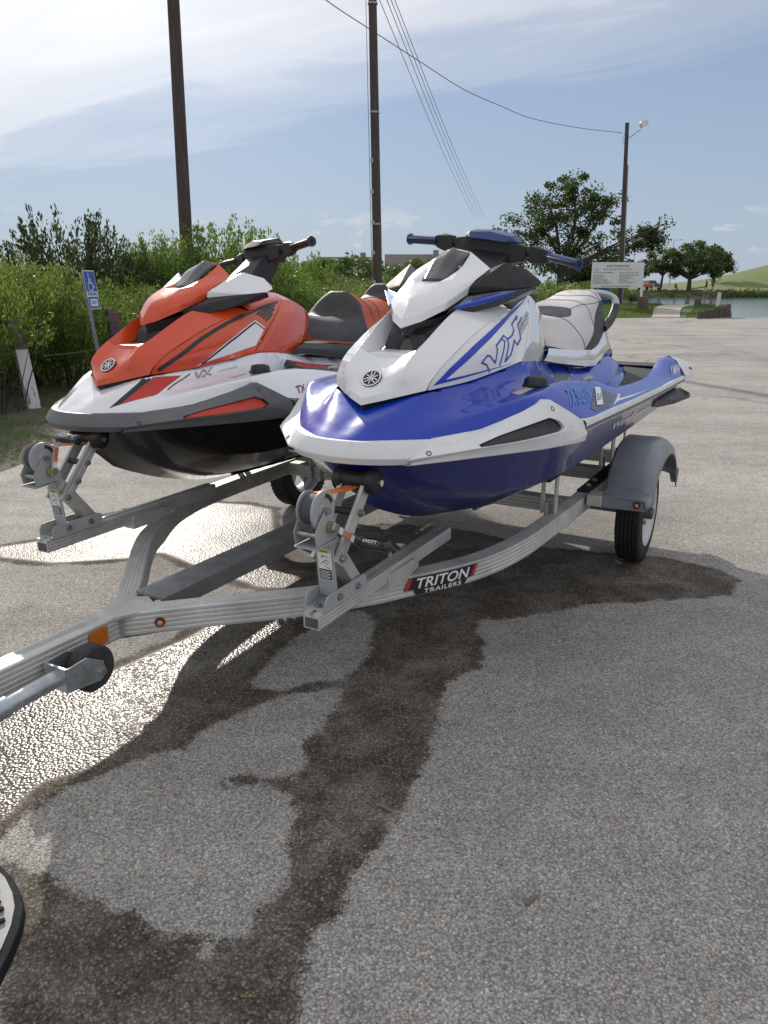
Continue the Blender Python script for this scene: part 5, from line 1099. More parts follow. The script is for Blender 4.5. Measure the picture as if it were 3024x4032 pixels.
leafmat('leaf_cedar', [(0.018, 0.032, 0.018), (0.032, 0.05, 0.026), (0.05, 0.068, 0.035)], 0.25)
leafmat('leaf_oak', [(0.020, 0.036, 0.012), (0.035, 0.055, 0.018), (0.055, 0.078, 0.026)], 0.30)
leafmat('leaf_far', [(0.040, 0.072, 0.022), (0.06, 0.10, 0.03), (0.08, 0.125, 0.04)], 0.35)
leafmat('grass_blade', [(0.06, 0.10, 0.02), (0.10, 0.15, 0.03), (0.15, 0.17, 0.06)], 0.35)
simple('galv', (0.30, 0.32, 0.34), 0.5, metal=0.6, var=0.15)
simple('sign_blue', (0.012, 0.07, 0.36), 0.4, var=0.06)
simple('sign_white', (0.62, 0.64, 0.66), 0.5, var=0.05)
simple('ink', (0.045, 0.045, 0.05), 0.6)
simple('pile_white', (0.55, 0.52, 0.47), 0.7, var=0.15, vs=12, dirt=0.4, dirtcol=(0.25, 0.13, 0.07))
simple('rope_steel', (0.06, 0.06, 0.065), 0.6)
simple('wire_pale', (0.20, 0.20, 0.20), 0.5)
simple('lamp_white', (0.60, 0.58, 0.54), 0.5, var=0.06)
simple('roof_brown', (0.065, 0.05, 0.046), 0.8, var=0.15, vs=1.5)
simple('siding', (0.24, 0.235, 0.22), 0.8, var=0.06, vs=1.5)
simple('glass_dark', (0.02, 0.025, 0.03), 0.08)
simple('truck_red', (0.20, 0.03, 0.025), 0.3, coat=0.8)
simple('barrel_blue', (0.02, 0.10, 0.22), 0.5)
simple('rubble', (0.10, 0.085, 0.07), 0.9, var=0.35, vs=1.2)
simple('cloth_green', (0.02, 0.19, 0.085), 0.8); simple('cloth_dark', (0.02, 0.021, 0.025), 0.8); simple('cloth_tan', (0.23, 0.21, 0.15), 0.8); simple('skin', (0.20, 0.11, 0.075), 0.6)
simple('rubber_dark', (0.012, 0.015, 0.018), 0.8, var=0.15, bump=0.2, spec=0.15); simple('tread_grey', (0.26, 0.26, 0.26), 0.6, metal=0.0, var=0.06)
simple('twig', (0.20, 0.15, 0.11), 0.8)

def smooth01(x): x = np.clip(x, 0, 1); return x*x*(3-2*x)
EDGE = [(-3.6,-30),(-3.4,2.0),(-3.2,6.26),(-3.05,6.72),(-2.98,7.4),(-2.7,11),(-1.6,18),(-.2,25),(3.0,29.5),(7.0,32.4),(9.7,33.5),(14.7,34.0),(60,34.0)]
WZ = -1.08
def zg(x, y):
    x = np.asarray(x, float); y = np.asarray(y, float)
    lotx = np.interp(y, [e[1] for e in EDGE[:10]], [e[0] for e in EDGE[:10]])
    left = smooth01((lotx - x)/1.2)*.03 + smooth01((lotx - x - 1)/12)*.25
    z = np.where(y < 34.2, left, 0.0) - .012
    br = 14.75 + (y-34)*.44                                            # right edge of the grassy bank
    land = smooth01((y-33.9)/6)*.29
    land = np.where(y > 44, .29 - smooth01((y-44)/4)*.1, land)
    shore = np.where(y < 45, br, np.maximum(.298*y - .1, 0)+ np.where(y < 50, (50-y)*.9, 0))
    drop = smooth01((x - shore)/np.where(y < 45, .35, 2.0))
    zz = land*(1-drop) + (-1.9)*drop
    far = smooth01((y-139.5 - np.where(x > 60, 0, 0))/4.5)
    zfar = -1.9 + far*2.05 + smooth01((y-146)/30)*.5
    hill = np.clip((x - y*.372)*.24, 0, 16)*smooth01((y-150)/45)*smooth01((x - y*.372)/10)*(1 - smooth01((y-230)/120))
    zz = np.where(y > 100, np.maximum(zz, zfar + hill), zz)
    return np.where(y >= 34.2, zz - .0, z)
def heightfield(name, xs, ys, m):
    X, Y = np.meshgrid(xs, ys); Z = zg(X, Y); nx, ny = len(xs), len(ys)
    me = bpy.data.meshes.new(name); v = np.stack([X, Y, Z], -1).reshape(-1, 3)
    i = np.arange(nx*ny).reshape(ny, nx); f = np.stack([i[:-1,:-1], i[:-1,1:], i[1:,1:], i[1:,:-1]], -1).reshape(-1, 4)
    me.from_pydata(v.tolist(), [], f.tolist()); return link(name, me, None, m, 180)
xs = np.unique(np.r_[np.linspace(-600,-60,28), np.linspace(-60,-8,27), np.linspace(-8,24,97), np.linspace(24,130,107), np.linspace(130,700,40)])
ys = np.unique(np.r_[np.linspace(-40,0,9), np.linspace(0,34,69), np.linspace(34,52,61), np.linspace(52,139,60), np.linspace(139,152,40), np.linspace(152,260,80), np.linspace(260,2500,40)])
gr = tag(heightfield('ground', xs, ys, 'turf'), kind='structure')
gr.data.materials.append(M['hill_turf'])
cen = np.empty(len(gr.data.polygons)*3); gr.data.polygons.foreach_get('center', cen); cen = cen.reshape(-1, 3)
gr.data.polygons.foreach_set('material_index', ((cen[:, 1] > 120)).astype(np.int32)); 
# parking lot: dense near the camera (carries the wet map), coarse beyond
WA = [(-0.037,3.138),(-0.063,2.766),(-0.146,2.615),(-0.188,2.612),(-0.284,2.572),(-0.368,2.517),(-0.366,2.501),(-0.253,2.537),(-0.135,2.537),(-0.173,2.364),(-0.262,2.214),(-0.245,2.071),(-0.266,2.023),(-0.273,1.986),(-0.362,2.014),(-0.467,2.023),(-0.471,1.986),(-0.351,1.977),(-0.273,1.933),(-0.256,1.833),(-0.236,1.573),(-0.303,1.495),(-0.312,1.439),(-0.403,1.361),(-0.413,1.403),(-0.514,1.433),(-0.569,1.467),(-0.689,1.511),(-0.789,1.557),(-0.863,1.6),(-1.0,1.659),(-0.713,1.061),(-0.194,1.061),(-0.177,1.197),(-0.184,1.386),(-0.111,1.512),(-0.056,1.65),(-0.007,1.742),(0.062,1.89),(0.141,2.14),(0.183,2.316),(0.236,2.586),(0.372,2.719),(0.42,2.933),(0.396,3.138)]
WB = [(-1.191,1.647),(-1.039,1.742),(-1.003,1.816),(-0.981,1.943),(-0.887,1.998),(-0.796,2.085),(-0.645,2.183),(-0.608,2.27),(-0.414,2.45),(-0.368,2.517),(-0.481,2.531),(-0.503,2.629),(-0.408,2.899),(-0.343,3.024),(-0.319,3.149),(-0.311,3.473),(-0.632,3.473),(-0.88,2.995),(-1.089,2.722),(-1.293,2.808),(-1.432,2.563),(-1.614,2.386)]
WC = [(-0.591,4.107),(-0.421,4.287),(-0.019,4.586),(0.448,4.482),(0.852,4.151),(1.251,4.022),(1.528,3.972),(1.725,3.803),(1.806,3.644),(1.678,3.429),(1.335,3.361),(1.059,3.34),(0.903,3.307),(0.771,3.229),(0.606,3.185),(0.384,3.125),(0.42,2.934),(0.19,2.764),(-0.037,3.139),(-0.084,3.261),(-0.297,3.149),(-0.343,3.024),(-0.458,3.572)]
WD = [(-2.314,4.107),(-2.033,4.287),(-1.944,4.639),(-1.81,4.807),(-1.632,4.986),(-1.441,5.178),(-0.888,5.049),(-0.698,4.925),(-0.563,4.107),(-0.311,3.473),(-0.632,3.473),(-1.03,3.785),(-1.245,3.98),(-1.384,3.892),(-1.614,3.849),(-1.792,3.822),(-2.229,3.94)]
def sdf(poly, X, Y):
    d = np.full(X.shape, 1e9); ins = np.zeros(X.shape, bool); n = len(poly)
    for i in range(n):
        ax_, ay = poly[i]; bx, by = poly[(i+1) % n]
        ex, ey = bx-ax_, by-ay; wx, wy = X-ax_, Y-ay
        t = np.clip((wx*ex + wy*ey)/(ex*ex + ey*ey + 1e-12), 0, 1); d = np.minimum(d, np.hypot(wx-ex*t, wy-ey*t))
        ins ^= ((ay > Y) != (by > Y)) & (X < (bx-ax_)*(Y-ay)/(by-ay + 1e-12) + ax_)
    return np.where(ins, d, -d)
def make_lot():
    gx = np.arange(-2.7, 2.501, .02); gy = np.arange(.6, 5.601, .02); X, Y = np.meshgrid(gx, gy); nx, ny = len(gx), len(gy)
    sd_ = np.maximum.reduce([sdf(w, X, Y) for w in (WA, WB, WC, WD)])
    damp = np.maximum(sdf(WA, X, Y), sdf(WC, X, Y)); soak = sdf(WB, X, Y); film = sdf(WD, X, Y)
    wet = np.maximum(np.clip(.5 + damp/.16, 0, .78), np.maximum(np.clip(.5 + soak/.16, 0, 1), np.clip(.5 + film/.16, 0, .90)))
    v = np.stack([X, Y, np.zeros_like(X)], -1).reshape(-1, 3); i = np.arange(nx*ny).reshape(ny, nx)
    f = np.stack([i[:-1,:-1], i[:-1,1:], i[1:,1:], i[1:,:-1]], -1).reshape(-1, 4).tolist(); v = v.tolist(); wv = wet.reshape(-1).tolist()
    def quad(x0, x1, y0, y1):
        b = len(v); v.extend([[x0,y0,0],[x1,y0,0],[x1,y1,0],[x0,y1,0]]); wv.extend([0]*4); f.append([b,b+1,b+2,b+3])
    x0, x1, y0, y1 = gx[0], gx[-1], gy[0], gy[-1]
    quad(-3.45, x0, -30, y1); quad(x0, x1, -30, y0); quad(x1, 60, -30, y1)
    # beyond: follow the kerbless edge of the lot
    yy = np.linspace(y1, 33.5, 60); ex = np.interp(yy, [e[1] for e in EDGE], [e[0] for e in EDGE]); ex[0] = -3.23
    for a in range(59):
        b = len(v); j = .06*math.sin(a*1.9); v.extend([[ex[a]+.06*math.sin(a*1.9-1.9),yy[a],0],[60,yy[a],0],[60,yy[a+1],0],[ex[a+1]+j,yy[a+1],0]]); wv.extend([0]*4); f.append([b,b+1,b+2,b+3])
    b = len(v); v.extend([[9.7,33.5,0],[60,33.5,0],[60,34.1,0],[14.7,34.05,0],[12,33.85,0]]); wv.extend([0]*5); f.append([b,b+1,b+2,b+3,b+4])
    b = len(v); v.extend([[14.9,34.05,-.001],[60,34.1,-.001],[60,46,-1.9],[15.0,46,-1.9]]); wv.extend([0]*4); f.append([b,b+1,b+2,b+3])   # boat ramp
    me = bpy.data.meshes.new('parking_lot'); me.from_pydata(v, [], f)
    at = me.attributes.new('wet', 'FLOAT', 'POINT'); at.data.foreach_set('value', wv)
    tag(link('parking_lot', me, None, 'asphalt'), kind='structure')
make_lot()
# bare verge at the left of the lot
def make_verge():
    yy = np.linspace(-6, 30, 73); v = []; f = []
    ex = np.interp(yy, [e[1] for e in EDGE], [e[0] for e in EDGE])
    for k, (y_, e_) in enumerate(zip(yy, ex)):
        for q in (0, .25, .8, 2, 4, 9, 20): v.append((e_ - q + .10*math.sin(y_*2.3) + (.08 if q == 0 else 0), y_, max(float(zg(e_-q, y_)), 0) + .012 - (.009 if q == 0 else 0)))
    for k in range(len(yy)-1):
        for j in range(6): f.append((k*7+j, (k+1)*7+j, (k+1)*7+j+1, k*7+j+1))
    me = bpy.data.meshes.new('verge'); me.from_pydata(v, [], f); tag(link('verge', me, None, 'verge_soil', 180), kind='structure')
make_verge()
def make_pond():
    xs_ = np.linspace(5, 500, 60); ys_ = np.linspace(34, 150, 60)
    tag(MB().add([(8,34,WZ),(500,34,WZ),(500,150,WZ),(8,150,WZ)], [(0,1,2,3)]).build('pond', 'pond_water', fix=False), kind='structure')
make_pond()
def make_path():
    Lp = [(11.45,33.85),(12.2,36),(13.2,38.8),(14.6,41.6),(15.2,42.6)]; Rp = [(12.68,33.9),(13.5,36.2),(14.5,38.6),(16.0,41.2),(16.9,42.4)]
    mb = MB()
    a = interp(np.array([(x, y, 0) for x, y in Lp]), 5, True); b = interp(np.array([(x, y, 0) for x, y in Rp]), 5, True)
    n = len(a)
    for k in range(n-1):
        q = [a[k], b[k], b[k+1], a[k+1]]; mb.add([(p[0], p[1], float(zg(p[0], p[1]))+.03) for p in q], [(0,1,2,3)])
    tag(mb.build('path', 'concrete', fix=False), kind='structure')
make_path()

# ------------------------------------------------------------------ plants
def leaves(name, C, size, rng, m, aspect=.45, tilt=1.0, orient_dirs=None):
    n = len(C); ax1 = rng.normal(size=(n, 3)); 
    if orient_dirs is not None: ax1 = orient_dirs + ax1*.45
    ax1 /= np.linalg.norm(ax1, axis=1, keepdims=True)
    b = rng.normal(size=(n, 3)); ax2 = np.cross(ax1, b); ax2 /= np.linalg.norm(ax2, axis=1, keepdims=True) + 1e-9
    s = size*(.6 + .8*rng.random((n, 1)))
    V = np.stack([C - ax1*s*.5, C + ax2*s*aspect*.5, C + ax1*s*.5, C - ax2*s*aspect*.5], 1).reshape(-1, 3)
    me = bpy.data.meshes.new(name); me.vertices.add(4*n); me.vertices.foreach_set('co', V.reshape(-1).astype(np.float32))
    me.loops.add(4*n); me.loops.foreach_set('vertex_index', np.arange(4*n, dtype=np.int32))
    me.polygons.add(n); me.polygons.foreach_set('loop_start', np.arange(0, 4*n, 4, dtype=np.int32)); me.update(calc_edges=True)
    me.materials.append(M[m]); return me
def shrub_mesh(seed, stems, per, size, spread, m, zmin=.01):
    """unit shrub: height about 1, built from curved stems that carry leaves"""
    rng = np.random.default_rng(seed); C = []; D = []; S = MB()
    for k in range(stems):
        a = rng.random()*2*math.pi; r = math.sqrt(rng.random()); h = (1.0 - .45*r*r)*(.84 + .16*rng.random())
        base = np.array([math.cos(a), math.sin(a), 0])*r*spread*.28; tip = np.array([math.cos(a), math.sin(a), 0])*r*spread*.62 + (0, 0, h) + rng.normal(size=3)*(.05,.05,.0)
        midp = base*.6 + tip*.4 + (0, 0, .10) ; t = .14 + .86*rng.random(per)**.75
        P = ((1-t)**2)[:, None]*base + (2*t*(1-t))[:, None]*midp + (t**2)[:, None]*tip
        w = (.085*(1.15-t))[:, None]
        P = P + rng.normal(size=P.shape)*w; C.append(P); d = (tip-midp); D.append(np.repeat((d/np.linalg.norm(d))[None], per, 0)*.8 + np.array([0,0,.25]))
        if k % 5 == 0: S.tube([base, base*.5+midp*.5, midp*.4 + tip*.6], [.010,.007,.003], 4, False)
    C = np.concatenate(C); D = np.concatenate(D); keep = C[:, 2] > zmin
    return leaves('foliage', C[keep], size, rng, m, .42, orient_dirs=D[keep]), S.mesh('stems', 0, False)
SH = [shrub_mesh(21, 170, 120, .029, 1.0, 'leaf_shrub'), shrub_mesh(22, 150, 115, .031, 1.1, 'leaf_shrub'), shrub_mesh(23, 150, 110, .026, .9, 'leaf_shrub_dull'), shrub_mesh(24, 70, 60, .05, 1.2, 'leaf_shrub'), shrub_mesh(28, 90, 90, .034, 1.1, 'leaf_shrub', .42)]
for f_, s_ in SH: s_.materials.append(M['bark'])
CED = shrub_mesh(33, 90, 150, .034, 1.25, 'leaf_cedar'); CED[1].materials.append(M['bark'])
def shrub(x, y, h, w, kind, label, rz=0.0, name='shrub', zoff=0.0):
    t = thing(name, label, 'shrub' if name == 'shrub' else 'tree', (x, y, float(zg(x, y)) + zoff), rz, 'shrubs along the verge' if name == 'shrub' else None)
    f_, s_ = CED if kind == 'c' else SH[kind]
    for nm, me in (('foliage', f_), ('stems', s_)):
        o = bpy.data.objects.new(nm, me); COL.objects.link(o); o.parent = t; o.scale = (w, w, h)
    return t
for x, y, h, w, k, lb in [
    (-5.25,9.8,2.05,2.0,0,'tall bright green shrub at the far left edge, behind the painted post'),
    (-4.95,8.65,1.40,1.3,1,'low leafy shrub leaning over the leaning white post'),
    (-4.45,8.75,1.75,1.15,4,'leggy shrub whose leaves hang over the top of the white post'),
    (-4.55,11.2,1.75,1.9,0,'yellowish green shrub between the white post and parking sign'),
    (-5.9,12.4,1.9,2.1,1,'leafy shrub behind the bright one at far left'),
    (-3.75,12.6,1.45,1.6,2,'dull green shrub right behind the accessible parking sign'),
    (-3.2,14.6,1.40,1.9,2,'dull green shrub above the nose of the red jet ski'),
    (-5.2,15.5,1.55,2.1,1,'shrub in front of the dark feathery tree'),
    (-5.1,18.3,2.6,1.9,0,'rounded shrub left of the nearer bare pole'),
    (-3.75,19.4,3.0,2.8,1,'tallest rounded shrub, in front of the left pole foot'),
    (-2.45,20.6,1.75,2.2,0,'green shrub behind the red handlebar'),
    (-4.4,21.5,1.95,2.4,2,'shrub at the foot of the left pole'),
    (-1.55,23.4,1.42,2.2,1,'green shrub behind the red ski seat'),
    (-2.3,26.5,2.45,1.5,3,'loose upright shrub beside the red handlebar grip'),
    (-.55,25.6,1.35,2.3,0,'green shrub left of the middle pole foot'),
    (.6,28.6,1.35,2.3,2,'green shrub right of the middle pole foot'),
    (2.0,31.0,1.35,2.4,1,'green shrub behind the blue ski mirror pod'),
    (-1.6,30.5,1.45,2.5,2,'broad shrub in the second row behind the pole'),
    (3.6,33.0,1.45,2.6,0,'green shrub behind the blue handlebar'),
    (6.0,36.5,1.5,2.6,2,'green shrub between blue handlebar and the oak'),
    (8.6,41.5,1.4,2.6,3,'shrub seen over the blue ski seat'),
    (15.0,56.0,1.6,3.0,1,'waterside shrub behind the boating notice'),
    (14.6,50.5,1.15,2.2,2,'small waterside shrub below the boating notice'),
    (-8.5,14.5,2.3,2.8,0,'shrub at the left frame edge behind'),
    (-2.9,37.0,2.1,4.0,2,'darker shrub far behind the red ski, left of pole'),
    (1.2,41.0,1.9,4.2,3,'dark far shrub right of the middle pole'),
    (-6.4,31.0,2.3,4.0,3,'far shrub behind the tallest rounded one')]:
    shrub(x, y, h, w, k, lb, random.random()*6)
shrub(-6.3,16.5,2.95,2.3,'c','dark feathery cedar rising above the shrubs at left', .4, 'cedar_tree')
shrub(-5.75,18.6,2.35,1.5,'c','thin grey green cedar right of the taller cedar', 2.1, 'cedar_tree')

def tree(name, label, loc, lobes, clump_r, per, leaf, m, seed, trunk_h, trunk_r, lean=0.0):
    """lobes: (cx, cy, cz, rx, ry, rz, clumps) ellipsoids the crown is made of; limbs reach every clump"""
    rng = np.random.default_rng(seed); C = []
    for cx, cy, cz, rx, ry, rz, n in lobes:
        d = rng.normal(size=(n, 3)); d /= np.linalg.norm(d, axis=1, keepdims=True); r = rng.random((n, 1))**.42
        C.append(np.array([cx, cy, cz]) + d*r*np.array([rx, ry, rz]))
    C = np.concatenate(C); T = MB(); fork = np.array([lean*trunk_h, 0, trunk_h]); base = np.array([0, 0, -.3])
    T.tube([base, base*.5 + fork*.5 + (.08*lean, 0, 0), fork], [trunk_r*1.25, trunk_r, trunk_r*.85], 9, False)
    far = np.argsort(-np.linalg.norm((C-fork)*(1, 1, .8), axis=1)); mains = [C[i] for i in far[::max(1, len(C)//11)]][:11]; nodes = [fork]
    def limb(a, b, r0, r1, sag):
        k = 6; mid = (a+b)/2 + rng.normal(size=3)*np.linalg.norm(b-a)*.10 + (0, 0, sag); pts = []
        for j in range(k+1):
            t = j/k; pts.append((1-t)**2*a + 2*t*(1-t)*mid + t*t*b)
        T.tube(pts, [r0 + (r1-r0)*j/k for j in range(k+1)], 6, False); return pts
    for e in mains: nodes += limb(fork, e, trunk_r*.55, trunk_r*.10, .12*np.linalg.norm(e-fork))[1:]
    nodes = np.array(nodes)
    for c in C:
        j = np.argmin(np.linalg.norm(nodes - c, axis=1) + .25*np.maximum(0, nodes[:, 2]-c[2])); limb(nodes[j], c, trunk_r*.13, trunk_r*.03, 0)
    pos = []
    for c in C:
        k = int(per*(.5 + rng.random())); q = rng.normal(size=(k, 3)); q /= np.linalg.norm(q, axis=1, keepdims=True)
        pos.append(c + q*(rng.random((k, 1))**.55)*clump_r*(.6 + .8*rng.random())*np.array([1.15, 1.15, .75]))
    t = thing(name, label, 'tree', (loc[0], loc[1], float(zg(loc[0], loc[1]))))
    o = bpy.data.objects.new('crown', leaves('crown', np.concatenate(pos), leaf, rng, m, .6)); COL.objects.link(o); o.parent = t
    T.build('trunk', 'bark', t, smooth=60, merge=0, fix=False); return t
tree('oak_tree', 'large dark live oak behind the white boating notice', (11.4,52.0), [(-.4,0,5.2,3.6,3.2,2.4,58),(.6,0,6.3,2.4,2.4,1.5,22),(-3.3,0,4.0,1.9,2.2,1.3,16),(2.2,.2,5.4,1.4,2,1.6,12),(4.6,.5,3.9,2.2,1.6,1.0,16),(5.9,.5,4.4,1.1,1.4,1.1,9),(1.6,-.2,3.2,2.2,2,.8,9),(-1.2,0,2.6,2.6,2,.9,9)], .55, 120, .17, 'leaf_oak', 5, 1.7, .26)
tree('bank_tree', 'round green tree alone on the far bank near the fishers', (54.6,143.5), [(0,0,5.4,5.0,5,3.0,62),(-3.6,0,3.6,2.0,2,1.3,10),(3.8,0,3.6,2.2,2,1.4,12)], .95, 130, .36, 'leaf_far', 12, 2.0, .38)
tree('bank_tree', 'slim tree on the far bank beside the red pickup', (49.3,143.2), [(.8,0,5.6,3.0,2.5,2.2,26),(-1.5,0,4.6,1.8,2,1.6,12)], .85, 110, .34, 'leaf_far', 15, 2.6, .22, .12)
tree('hill_tree', 'dark purplish tree behind the round one at the hill foot', (70.6,172.0), [(0,0,4.6,3.8,4,2.8,40)], 1.1, 110, .5, 'leaf_oak', 17, 2.0, .35)
tree('hill_tree', 'dark dense tree behind the slim one on the far bank', (57.5,185.0), [(0,0,3.6,4.6,4,2.2,40)], 1.2, 110, .5, 'leaf_oak', 18, 1.5, .35)
tree('far_tree', 'distant dark tree left of the oak, above the blue ski seat', (10.5,78.0), [(0,0,2.3,4.6,3,1.6,40)], 1.0, 150, .30, 'leaf_oak', 19, .8, .2)
tree('far_tree', 'distant dark tree behind the boating notice', (20.5,82.0), [(0,0,2.6,4.0,3,1.9,40)], 1.0, 150, .30, 'leaf_oak', 20, .8, .2)
tree('far_tree', 'distant tree before the apartment roofs, left of middle pole', (-4.6,62.0), [(0,0,1.9,4.8,3,1.2,34)], .9, 150, .26, 'leaf_far', 25, .6, .15)
tree('far_tree', 'distant tree before the apartment roofs, right of middle pole', (2.6,66.0), [(0,0,1.7,4.4,3,1.1,30)], .9, 150, .26, 'leaf_far', 26, .6, .15)
def reeds(name, label, pts, n, h, seed, m='leaf_far', wd=.6):
    rng = np.random.default_rng(seed); P = np.array(pts, float); k = rng.integers(0, len(P)-1, n); f_ = rng.random((n, 1))
    C = P[k]*(1-f_) + P[k+1]*f_ + rng.normal(size=(n, 2))*wd; z = zg(C[:, 0], C[:, 1]); hh = h*(.35 + .65*rng.random(n))
    C3 = np.c_[C, z + hh*.5*rng.random(n)*1.6]
    me = leaves(name, C3, h*.35, rng, m, .4, orient_dirs=np.repeat(np.array([[0, 0, 1.6]]), n, 0)); o = link(name, me); tag(o, label, 'plants', kind='stuff'); return o
reeds('reeds', 'green reeds along the far shore below the hill', [(60,141.5),(75,141.8),(95,142),(130,142)], 5000, 1.25, 3, wd=.8)
reeds('reeds', 'dark low growth along the left shore of the pond', [(34,112),(38,126),(42,139.5)], 6000, 1.5, 4, 'leaf_oak', .9)
def grass(name, label, region, n, h, seed, dens=None):
    rng = np.random.default_rng(seed); x = region[0] + (region[1]-region[0])*rng.random(n); y = region[2] + (region[3]-region[2])*rng.random(n)
    k = dens(x, y); x, y = x[k], y[k]; z = zg(x, y); n = len(x); hh = h*(.4 + .8*rng.random(n)); a = rng.random(n)*6.283; w = h*.06
    dx, dy = np.cos(a)*w, np.sin(a)*w; lx, ly = rng.normal(size=n)*hh*.4, rng.normal(size=n)*hh*.4
    V = np.stack([np.stack([x-dx, y-dy, z], -1), np.stack([x+dx, y+dy, z], -1), np.stack([x+lx, y+ly, z+hh], -1)], 1).reshape(-1, 3)
    me = bpy.data.meshes.new(name); me.vertices.add(3*n); me.vertices.foreach_set('co', V.reshape(-1).astype(np.float32)); me.loops.add(3*n); me.loops.foreach_set('vertex_index', np.arange(3*n, dtype=np.int32))
    me.polygons.add(n); me.polygons.foreach_set('loop_start', np.arange(0, 3*n, 3, dtype=np.int32)); me.update(calc_edges=True)
    tag(link(name, me, None, 'grass_blade'), label, 'grass', kind='stuff')
def onverge(x, y):
    e = np.interp(y, [q[1] for q in EDGE], [q[0] for q in EDGE]); return (x < e - .15) & (np.sin(x*5.1)*np.sin(y*4.3+x) + np.sin(y*11+x*3)*.5 > -.15)
grass('verge_grass', 'thin grass growing on the bare verge at left', (-6.5,-2.5,4.5,12), 26000, .07, 6, onverge)
def onbank(x, y): return (x < 14.6 + (y-34)*.42) & ~((x > 11.3 + (y-33.8)*.40) & (x < 12.8 + (y-33.8)*.46))
grass('bank_grass', 'mown grass on the bank beside the concrete path', (5.5,17.5,33.9,44.5), 60000, .10, 8, onbank)
# ------------------------------------------------------------------ poles, wires, signs and far things
def pole(name, label, base, top, r0, r1, m='pole_wood'):
    t = thing(name, label, 'pole', base, 0, None)
    d = Vector(top) - Vector(base); sh = MB().lathe((0,0,-.3), tuple(d), [(0,r0),(.25,r0*.96),(.5,(r0+r1)/2),(.8,r1*1.04),(1,r1)], 20).build('shaft', m, t, smooth=50)
    return t, d
tp, d = pole('utility_pole', 'thick bare utility pole rising behind the red jet ski', (-4.90,20.0,.05), (-4.70,20.0,12.0), .160, .125)
tp, d = pole('utility_pole', 'middle utility pole with a thin conduit, behind the blue ski', (-.17,26.0,.0), (-.40,26.0,13.0), .150, .115)
for k_ in range(5): MB().box((-.165-.0177*(1.4+.9*k_),-.17,1.4+.9*k_), (-.075-.0177*(1.4+.9*k_),-.145,1.52+.9*k_)).build('pole_tag', 'galv', tp)
MB().tube([(-.19,-.02,.3), (-.30,-.02,6.0), (-.42,-.02,12.4)], .012, 6).build('conduit', 'galv', tp, smooth=50)
for z_ in (3.2, 6.4, 9.3): MB().lathe((-.0177*z_,0,z_), (-.0177*z_,0,z_+.05), [(0,.15),(1,.15)], 16).build('pole_band', 'galv', tp, smooth=40)
tp, d = pole('light_pole', 'slim wooden pole carrying a floodlight, behind the boating notice', (13.62,46.0,.05), (13.19,46.0,9.75), .135, .105)
MB().tube([(.13,-.03,0),(-.205,-.03,7.6)], .035, 6).build('conduit', 'galv', tp, smooth=50)
MB().tube([(-.30,0,8.95),(-.12,-.05,9.05),(.12,-.1,9.25),(.30,-.12,9.32)], .025, 8).build('lamp_arm', 'galv', tp, smooth=50)
fl = MB().hull([Vector((.42,-.15,9.62)) + Matrix.Rotation(R(-28), 3, 'Y') @ Vector(v) for v in [(x, y, z) for x in (-.17,.20) for y in (-.18,.18) for z in (-.13,.10)] + [(-.10,-.12,.2),(-.10,.12,.2),(.14,-.12,.17),(.14,.12,.17)]]).build('floodlight', 'lamp_white', tp, smooth=20, bevel=.015)
MB().tube([(-.43,0,9.2),(-.62,0,9.0),(-.55,0,8.7),(-.38,0,8.75)], .012, 6).build('service_loop', 'rope_steel', tp, smooth=50)
def wire(name, label, pts, r, m, group=None, twist=False):
    P = interp(np.array(pts, float), 12, True)
    tag(MB().tube([tuple(p) for p in P], r, 5).build(name, m, None, smooth=60), label, 'cable', group)
for i, (xa, xb) in enumerate(((-.134,12.19),(.092,12.62),(.219,13.12),(.333,13.55))):
    a = np.array((xa,27,9.72)); b = np.array((xb,110,9.81)); u = (b-a)/83
    pts = [a - u*16 + (0,0,.4), a, a*.75 + b*.25 - (0,0,.35), a*.5 + b*.5 - (0,0,.42), a*.25 + b*.75 - (0,0,.30), b]
    wire('power_line', ['leftmost of the four power lines running down to the oak', 'second from left of the four power lines running to the oak', 'third from left of the four power lines running to the oak', 'rightmost of the four power lines running down to the oak'][i], pts, .0125, 'wire_pale', 'power lines')
wire('service_cable', 'sagging twisted cable running from the middle pole to the floodlight', [(-3.6,20,9.1),(-1.6,24.5,8.95),(-.42,27,8.93),(1.13,30,8.85),(3.13,34,8.80),(5.03,37,8.80),(6.99,40,8.85),(9.89,43,8.98),(12.98,46,9.25)], .014, 'rope_steel')

